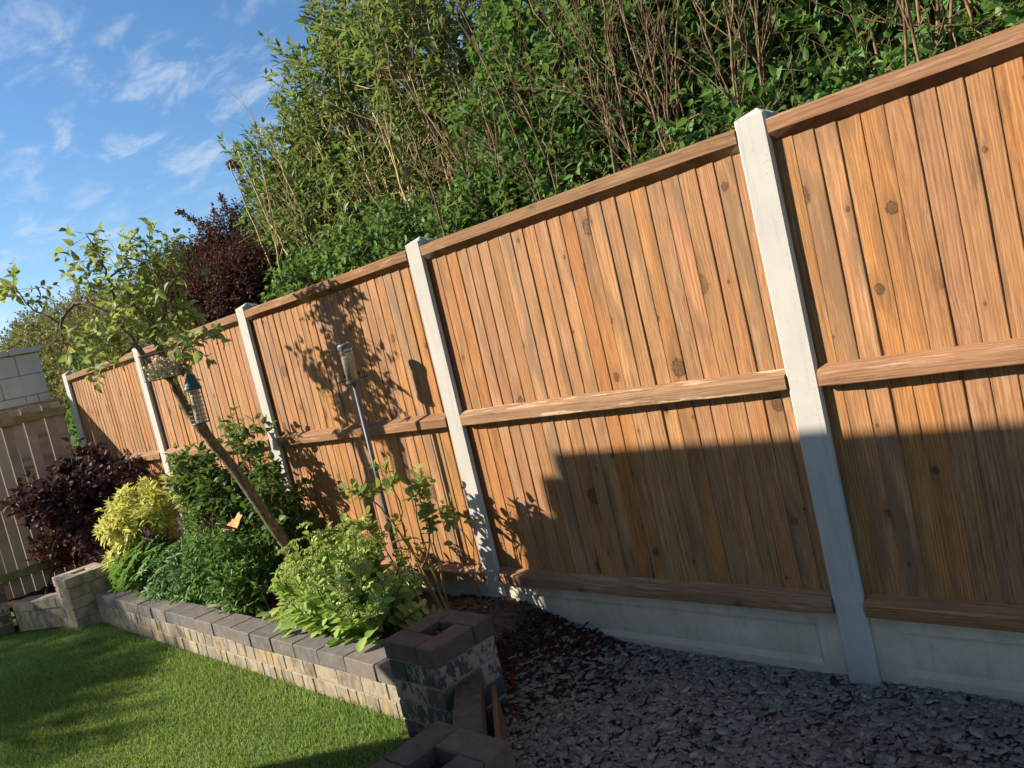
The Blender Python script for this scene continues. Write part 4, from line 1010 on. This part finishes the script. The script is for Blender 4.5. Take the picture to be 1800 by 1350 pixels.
# rose canes
ro = empty('rose_bush', (-1.95, -.32, .14), 0, 'straggly rose with tan canes and sparse leaf tufts beside the feeder pole', 'rose')
RC = [
 [(-1.93, -.30, .14), (-2.03, -.30, .40), (-2.12, -.31, .60), (-2.24, -.32, .78), (-2.36, -.34, .86)],
 [(-1.96, -.31, .14), (-2.06, -.30, .42), (-2.14, -.28, .66), (-2.16, -.26, .80), (-2.22, -.26, .92)],
 [(-1.92, -.30, .14), (-1.99, -.28, .40), (-2.04, -.26, .60), (-2.03, -.26, .76), (-1.94, -.28, .88)],
 [(-1.97, -.33, .14), (-2.10, -.36, .38), (-2.20, -.38, .56), (-2.30, -.40, .70)],
 [(-1.94, -.28, .14), (-1.98, -.24, .44), (-1.99, -.22, .64), (-1.90, -.20, .66)],
 [(-2.05, -.30, .45), (-1.98, -.27, .56), (-1.94, -.26, .70)]]
la, ld = [], []
for c in RC:
    _, pth = stem('cane', rel(ro, c), .0065, .003, M['stem_rose'], ro, sides=6, wob=.004)
    for i in range(len(pth) * 2 // 5, len(pth)):
        if random.random() < (.9 if i > len(pth) * .75 else .35):
            for _ in range(2 if i > len(pth) * .75 else 1):
                la.append(tuple(pth[i] + Vector(ro.location))); d = (pth[min(i + 1, len(pth) - 1)] - pth[i - 1]).normalized() + Vector((random.gauss(0, .7), random.gauss(0, .7), random.gauss(.3, .4))); ld.append(tuple(d.normalized()))
la, ld = np.array(la), unit(np.array(ld))
foliage(ro, 'leaves', twig_leaves(la, ld, RNG.uniform(.06, .11, len(la)), 5, .056, .66, 'round', 1.1, .9, .35, 1, (.25, .95), .1), 'rose')
twig_obj(ro, la, la + ld * .09, .0016, .0010, 'stem_red')
# young sapling by the mulch mound
sa = empty('young_sapling', (-1.87, -.12, .17), 0, 'thin young sapling with a few paired leaves in front of the second post', 'sapling')
SC = [[(-1.87, -.12, .17), (-1.86, -.12, .35), (-1.83, -.11, .52), (-1.77, -.11, .64)], [(-1.87, -.12, .30), (-1.92, -.13, .44), (-1.95, -.14, .52)], [(-1.84, -.11, .50), (-1.86, -.13, .58), (-1.90, -.14, .63)]]
for c in SC: stem('stem', rel(sa, c), .004, .002, M['stem_red'], sa, sides=5)
foliage(sa, 'leaves', leaves(np.array([(-1.77, -.11, .64), (-1.78, -.11, .63), (-1.90, -.14, .63), (-1.89, -.14, .62), (-1.95, -.14, .52), (-1.94, -.14, .51), (-1.93, -.13, .47)]),
        np.array([(.8, -.1, .1), (-.4, -.8, .3), (-.8, -.1, .3), (-.2, -.5, .6), (-.8, -.3, .2), (.2, -.8, .1), (.6, -.2, .3)], float), np.array([(.1, -.5, .8)] * 7, float), np.array([.07, .06, .065, .05, .06, .055, .045]), .62, 'round', RNG.uniform(.2, .6, 7)), 'rose')
# sprout in the hollow of the near pillar
sp = empty('sprout', (-1.44, -.74, .302), 0, 'tiny curled green sprout inside the hollow pillar cap', 'sprout')
stem('stem', [(0, 0, 0), (.004, 0, .03), (.012, -.004, .06), (.004, -.008, .075), (-.008, -.01, .066)], .004, .003, M['stem_green'], sp, sides=6)
foliage(sp, 'leaves', leaves(np.array([(-1.445, -.74, .345), (-1.435, -.745, .335)]), np.array([(-.8, -.2, .3), (.7, -.4, .2)]), np.array([(0, -.3, 1.)] * 2), .022, .5, 'ovate', np.array([.7, .5])), 'rose')

# ------------------------------------------------------------------ bird feeders
M['wire'] = plain('dark_green_wire', (0.012, 0.028, 0.026), (0.02, 0.04, 0.036), 40, 0.5, 0.4)
M['green_cap'] = plain('green_plastic', (0.010, 0.085, 0.075), (0.014, 0.105, 0.092), 15, 0.45, 0.4)
M['suet'] = plain('suet', (0.72, 0.60, 0.34), (0.85, 0.76, 0.52), 70, 0.85, 0.2, bump=0.8)
M['seed'] = plain('seed_mix', (0.13, 0.11, 0.075), (0.36, 0.31, 0.22), 160, 0.7, 0.3, bump=0.8)
M['pole'] = plain('grey_pole', (0.085, 0.095, 0.11), (0.12, 0.13, 0.145), 25, 0.5, 0.4, bump=0.05)
M['galv'] = plain('galvanised', (0.42, 0.43, 0.44), (0.55, 0.56, 0.57), 30, 0.35, 0.5, metal=0.8)
M['red'] = plain('red_clip', (0.45, 0.02, 0.015), (0.5, 0.03, 0.02), 20, 0.5, 0.4)
t = NT('clear_plastic'); gl_ = t.n.new('ShaderNodeBsdfTransparent'); gl_.inputs['Color'].default_value = (.93, .92, .86, 1)
gs = t.n.new('ShaderNodeBsdfGlossy'); gs.inputs['Roughness'].default_value = .12; gs.inputs['Color'].default_value = (.8, .8, .8, 1)
mx = t.n.new('ShaderNodeMixShader'); mx.inputs[0].default_value = .13; t.l.new(gl_.outputs[0], mx.inputs[1]); t.l.new(gs.outputs[0], mx.inputs[2]); M['clear'] = t.finish(mx.outputs[0])

# square wire tray of suet clamped on the trunk
cg = empty('suet_cage', (-3.42, -.735, 1.715), .62, 'square dark wire cage full of pale suet pellets on the tree trunk', 'bird feeder')
m = MB(); w, d, h = .105, .058, .150
for i in range(10):
    x = -w + 2 * w * i / 9
    for y in (-d, d): m.tube([(x, y, 0), (x, y, h)], .0011, 5)
    m.tube([(x, -d, 0), (x, d, 0)], .0011, 5)
for i in range(7):
    z = h * i / 6
    m.tube([(-w, -d, z), (w, -d, z), (w, d, z), (-w, d, z), (-w, -d, z)], .0026 if i in (0, 6) else .0011, 5)
for i in range(1, 5):
    y = -d + 2 * d * i / 5
    for x in (-w, w): m.tube([(x, y, 0), (x, y, h)], .0011, 5)
m.obj('wire_cage', M['wire'], cg)
random.seed(9)
pel = MB()
for _ in range(190):
    x, y = random.uniform(-w + .012, w - .012), random.uniform(-d + .010, d - .012); z = random.uniform(.010, .120 - .45 * abs(x + .01))
    a = Vector((random.gauss(0, 1), random.gauss(0, 1), random.gauss(0, .5))).normalized() * .010
    pel.tube([Vector((x, y, z)) - a, Vector((x, y, z)) + a], .0075, 6)
pel.obj('suet_pellets', M['suet'], cg)['kind'] = 'stuff'
# caged bottle feeder with ribbed green cap
bf = empty('bottle_feeder', (-3.30, -.66, 1.415), 0, 'hanging bottle shaped feeder with ribbed green cap and wire mesh body', 'bird feeder')
bf.rotation_euler = (0.02, 0.05, 0.3)
prof = [(.0, .292), (.014, .290)] + [(.016 + .036 * k / 10 + (.0022 if k % 2 else 0), .286 - .085 * k / 10) for k in range(11)] + [(.050, .195), (.0, .195)]
MB().lathe(prof[::-1], 22).obj('cap', M['green_cap'], bf, smooth=False)
m = MB()
for i in range(14):
    a = i * 2 * math.pi / 14; m.tube([(.050 * math.cos(a), .050 * math.sin(a), .0), (.046 * math.cos(a), .046 * math.sin(a), .197)], .0014, 5)
for i in range(9):
    z = .197 * i / 8; r = .050 - .004 * i / 8
    m.tube([(r * math.cos(k * math.pi / 10), r * math.sin(k * math.pi / 10), z) for k in range(21)], .0014 if i else .003, 5)
m.obj('wire_mesh', M['wire'], bf)
MB().lathe([(.0, .004), (.026, .004), (.029, .05), (.027, .10), (.030, .15), (.024, .19), (0, .19)], 16).obj('suet_fill', M['suet'], bf, smooth=True)
MB().lathe([(.0, -.002), (.049, -.002), (.049, .003), (.0, .003)], 20).obj('base', M['galv'], bf)
MB().tube([(-.012, 0, .288), (-.014, 0, .310), (0, 0, .322), (.014, 0, .310), (.012, 0, .288)], .002, 6).obj('hanger', M['galv'], bf)
MB().tube([(0, 0, .320), (-.03, .01, .40), (-.07, .03, .50)], .0013, 5).obj('hook_wire', M['wire'], bf)
# tube feeder on a pole
pf = empty('pole_feeder', (-2.378, -.20, .10), 0, 'clear tube seed feeder on a slim grey pole in the flower bed', 'bird feeder')
MB().tube([(0, 0, 0), (0, 0, 1.352)], .0125, 12).obj('pole', M['pole'], pf, smooth=True)
MB().tube([(0, 0, .42), (0, 0, .44)], .0150, 12).obj('pole_joint', M['pole'], pf)
MB().box(-.018, .018, -.020, -.010, .365, .385).obj('clip', M['red'], pf, bevel=.003)
tb = MB().lathe([(.0375, 1.357), (.0375, 1.535)], 24); tb.f = tb.f[:-2]
tb.obj('tube', M['clear'], pf, smooth=True)
MB().lathe([(0, 1.358), (.035, 1.358), (.0352, 1.49), (.030, 1.497), (0, 1.502)], 24).obj('seed', M['seed'], pf, smooth=True)
MB().lathe([(0, 1.536), (.041, 1.536), (.042, 1.552), (.036, 1.562), (0, 1.566)], 24).obj('lid', M['pole'], pf)
MB().lathe([(.0378, 1.515), (.0390, 1.516), (.0390, 1.520), (.0378, 1.521)], 24).obj('band', M['pole'], pf)
MB().lathe([(0, 1.340), (.016, 1.340), (.041, 1.350), (.041, 1.362), (0, 1.362)], 24).obj('base', M['pole'], pf)
for a in (-2.3, .84):
    c_, s_ = math.cos(a), math.sin(a)
    MB().tube([(.036 * c_, .036 * s_, 1.392), (.044 * c_, .044 * s_, 1.392)], .011, 12).obj('port', M['wire'], pf)
    MB().tube([(.030 * c_, .030 * s_, 1.366), (.085 * c_, .085 * s_, 1.366)], .003, 6).obj('perch', M['wire'], pf)

# ------------------------------------------------------------------ butterfly stake
M['butterfly'] = plain('orange_wing', (0.62, 0.22, 0.03), (0.72, 0.36, 0.07), 60, 0.45, 0.4)
M['black'] = plain('black_enamel', (0.008, 0.008, 0.008), (0.015, 0.014, 0.013), 30, 0.5, 0.4)
bt = empty('butterfly_stake', (-3.66, -.50, .685), 0, 'orange and black butterfly ornament on a thin leaning wire stake', 'ornament')
MB().tube([(0, 0, 0), (.10, 0, -.19), (.20, 0, -.37), (.305, 0, -.57)], .0028, 6).obj('stake', M['black'], bt)
MB().tube([(-.055, -.01, .012), (.0, 0, .016), (.05, .01, .012)], [.004, .008, .004], 8).obj('body', M['black'], bt)
def wing(sgn, big):
    n = 9; o = []
    for i in range(n):
        a = -0.3 + (2.0 * i / (n - 1)) if big else -1.9 + (1.5 * i / (n - 1))
        r = (.115 if big else .085) * (1 + .10 * math.sin(i * 2.1))
        o.append((math.sin(a) * r * .9, math.cos(a) * r))
    m = MB()
    def pt(u, v, t): return (u * .9, sgn * (v * .80) + .002, .018 + v * .62 + t)
    pts = [(0, 0)] + o
    v = [pt(u, w_, 0) for u, w_ in pts] + [pt(u, w_, .0022) for u, w_ in pts]; k = len(pts)
    f = [(0, i, i + 1) for i in range(1, k - 1)] + [(k, k + i + 1, k + i) for i in range(1, k - 1)] + [(i, i + k, (i + 1) % k + k, (i + 1) % k) for i in range(k)]
    m.add(v, f); wo = m.obj('wing', M['butterfly'], bt)
    vm = MB()
    vm.tube([pt(u, w_, .001) for u, w_ in o] , .0042, 5)
    for u, w_ in o[::2]: vm.tube([pt(0, 0, .001), pt(u, w_, .001)], .0018, 5)
    vm.obj('veins', M['black'], wo)
for sgn in (-1, 1): wing(sgn, True); wing(sgn, False)

# ------------------------------------------------------------------ lawn grass
def grass(n, x0, x1, y0, y1, hmin, hmax):
    x = RNG.uniform(x0, x1, n); y = RNG.uniform(y0, y1, n)
    ok = (y < -0.737 - 0.01875 * (x + 5.86) - .004) | (x < -6.3)
    ok &= ~((x < -6.25) & (y > -0.94 + (x + 6.25) * .47))
    ok &= ~((x > -1.36) & ((x + 1.335) * .685 + (y + .80) * .729 > -.01)) & ((x < -.86) | (y < -1.65))
    ok &= ~((x > -1.66) & (x < -1.27) & (y > -.93))
    x, y = x[ok], y[ok]; n = len(x)
    z = -0.055 + 0.006 * np.sin(x * 3.1) * np.sin(y * 4.3)
    a = RNG.uniform(0, 6.283, n); h = RNG.uniform(hmin, hmax, n); w = RNG.uniform(.0012, .0024, n)
    lean = RNG.uniform(.15, 1.1, n) * h; b = RNG.uniform(0, 6.283, n)
    # gentle patches of longer and paler growth
    pt = np.sin(x * 5.1 + 2 * np.sin(y * 3)) * np.sin(y * 6.3 + x) * .5 + RNG.normal(0, .35, n)
    W = np.stack([np.cos(a) * w, np.sin(a) * w, np.zeros(n)], 1); B = np.stack([x, y, z], 1)
    Ld = np.stack([np.cos(b), np.sin(b), np.zeros(n)], 1)
    mid = B + Ld * (lean * .35)[:, None] + np.array([0, 0, 1.0]) * (h * .62)[:, None]
    tip = B + Ld * lean[:, None] + np.array([0, 0, 1.0]) * h[:, None]
    V = np.stack([B - W, B + W, mid - W * .8, mid + W * .8, tip], 1).reshape(-1, 3)
    t = np.array([(0, 1, 3), (0, 3, 2), (2, 3, 4)])
    T = (np.arange(n)[:, None, None] * 5 + t[None]).reshape(-1, 3)
    tint = np.clip(.40 + .20 * pt + .10 * np.sin(x * 1.7 + 1.3 * np.sin(y * 2.1)) , 0, .85); tint = np.where(RNG.uniform(0, 1, n) < .05, 1.0, tint)
    return V, T, np.repeat(tint, 5)
g = foliage(None, 'lawn_grass', join([grass(200000, -7.3, -1.0, -2.6, -.72, .008, .025), grass(30000, -9, -0.8, -5.0, -2.6, .014, .038), grass(2600, -6.4, -1.6, -.95, -.80, .03, .065)]), 'grass')
tag(g, 'short mown green lawn grass in front of the long wall', 'grass', kind='stuff')

# ------------------------------------------------------------------ slate chippings, bark mulch, soil crumbs
def chips(x, y, zf, size, thick, tilt, tint, k=6, elong=1.5):
    n = len(x)
    ang = np.sort(RNG.uniform(0, 6.283, (n, k)), 1) * .35 + np.linspace(0, 2 * np.pi, k, endpoint=False)[None] * .65 + RNG.uniform(0, 6.283, (n, 1))
    r = size[:, None] * RNG.uniform(.65, 1.1, (n, k))
    px, py = r * np.cos(ang) * elong * .82, r * np.sin(ang) / elong * 1.1
    rot = RNG.uniform(0, 6.283, n); c, s = np.cos(rot)[:, None], np.sin(rot)[:, None]
    px, py = px * c - py * s, px * s + py * c
    N = unit(np.stack([RNG.normal(0, tilt, n), RNG.normal(0, tilt, n), np.ones(n)], 1))
    U = unit(np.cross(N, np.array([[0, 1., 0]]))); W = np.cross(N, U)
    cen = np.stack([x, y, zf], 1)
    top = cen[:, None] + U[:, None] * px[..., None] + W[:, None] * py[..., None]
    bot = top - N[:, None] * thick[:, None, None]
    top = cen[:, None] + (top - cen[:, None]) * .93 
    V = np.concatenate([top, bot], 1).reshape(-1, 3)
    t = [(0, i, i + 1) for i in range(1, k - 1)] + [q for i in range(k) for q in ((i, k + i, k + (i + 1) % k), (i, k + (i + 1) % k, (i + 1) % k))]
    T = (np.arange(n)[:, None, None] * 2 * k + np.array(t)[None]).reshape(-1, 3)
    return V, T, np.repeat(tint, 2 * k)
def chip_mat(name, stops, rough=.6, spec=.35, sc=120):
    t = NT(name)
    at = t.n.new('ShaderNodeAttribute'); at.attribute_name = 'tint'
    col = t.ramp(at.outputs['Fac'], stops); nz = t.noise(t.coord('Object'), sc, 3, .6)
    col = t.mix(t.step(nz, .35, .7, 0, .35), col, tuple(c * .55 for c in stops[0][1]))
    return t.finish(t.bsdf(col, rough, t.bump(nz, .4, .002), spec))
M['slate'] = chip_mat('slate_chip', [(0, (.095, .070, .054)), (.3, (.185, .152, .124)), (.6, (.255, .216, .180)), (.85, (.34, .285, .222)), (1, (.52, .38, .20))])
M['bark_chip'] = chip_mat('bark_chip', [(0, (.035, .014, .008)), (.5, (.085, .034, .018)), (.85, (.16, .075, .04)), (1, (.42, .30, .17))], .9, .1)
M['soil_crumb'] = chip_mat('soil_crumb', [(0, (.055, .033, .022)), (.5, (.12, .078, .052)), (1, (.24, .165, .11))], .95, .1)
def mulchness(x, y):
    return np.clip(1.15 - np.sqrt(((x + 1.75) / .78) ** 2 + ((y + .18) / .72) ** 2) * .95 + .12 * np.sin(x * 11) * np.sin(y * 13), 0, 1)
def clear_of(x, y):
    ok = ~((np.abs(x - PIL1[0]) < .175) & (np.abs(y - PIL1[1]) < .175)) & ~((np.abs(x + .668) < .18) & (np.abs(y + 1.44) < .18))
    dd = (x + 1.335) * .685 + (y + .80) * .729
    ok &= (dd > .135)
    for px_ in post_x[:2]: ok &= ~((np.abs(x - px_) < .065) & (y > -.012))
    return ok
n = 48000
x = RNG.uniform(-1.55, 2.3, n); y = RNG.uniform(-2.3, .03, n)
# fewer beyond what the path's near edge needs
ok = clear_of(x, y) & (RNG.uniform(0, 1, n) > mulchness(x, y) * 1.02) & ((y > -1.25) | (RNG.uniform(0, 1, n) < .55))
x, y = x[ok], y[ok]; n = len(x)
sl = foliage(None, 'slate_chippings', chips(x, y, gz(x, y) + RNG.uniform(.003, .015, n), RNG.gamma(2.6, .0036, n) + .0042, RNG.uniform(.0025, .006, n), .15, np.clip(RNG.beta(2.2, 2.6, n) + .10 * np.sin(x * 2.7) * np.sin(y * 3.1), 0, 1)), 'grass')
sl.data.materials.clear(); sl.data.materials.append(M['slate'])
tag(sl, 'loose purple grey slate chippings along the foot of the fence', 'slate', kind='stuff')
n = 14000
x = RNG.uniform(-2.1, 1.2, n); y = RNG.uniform(-1.2, .02, n)
ok = clear_of(x, y) & (RNG.uniform(0, 1, n) < np.maximum(mulchness(x, y), .018)) & (x > -1.62 + .0 * y)
x, y = x[ok], y[ok]; n = len(x)
mu = foliage(None, 'bark_mulch', chips(x, y, np.maximum(gz(x, y), np.where(x < -1.5, bedz(x, y) - .03, -1)) + RNG.uniform(.003, .022, n), RNG.gamma(4, .0028, n) + .004, RNG.uniform(.002, .005, n), .4, np.clip(RNG.beta(1.6, 4.5, n), 0, 1), 5, 2.4), 'grass')
mu.data.materials.clear(); mu.data.materials.append(M['bark_chip'])
tag(mu, 'dark reddish bark mulch heaped round the second post', 'mulch', kind='stuff')
n = 9000
x = RNG.uniform(-6.1, -1.5, n); y = RNG.uniform(-.66, .02, n)
so = foliage(None, 'soil_crumbs', chips(x, y, bedz(x, y) + RNG.uniform(0, .008, n), RNG.gamma(3, .0022, n) + .003, RNG.uniform(.004, .010, n), .5, RNG.beta(2, 3, n), 5, 1.3), 'grass')
so.data.materials.clear(); so.data.materials.append(M['soil_crumb'])
tag(so, 'crumbly brown soil of the flower bed', 'soil', kind='stuff')
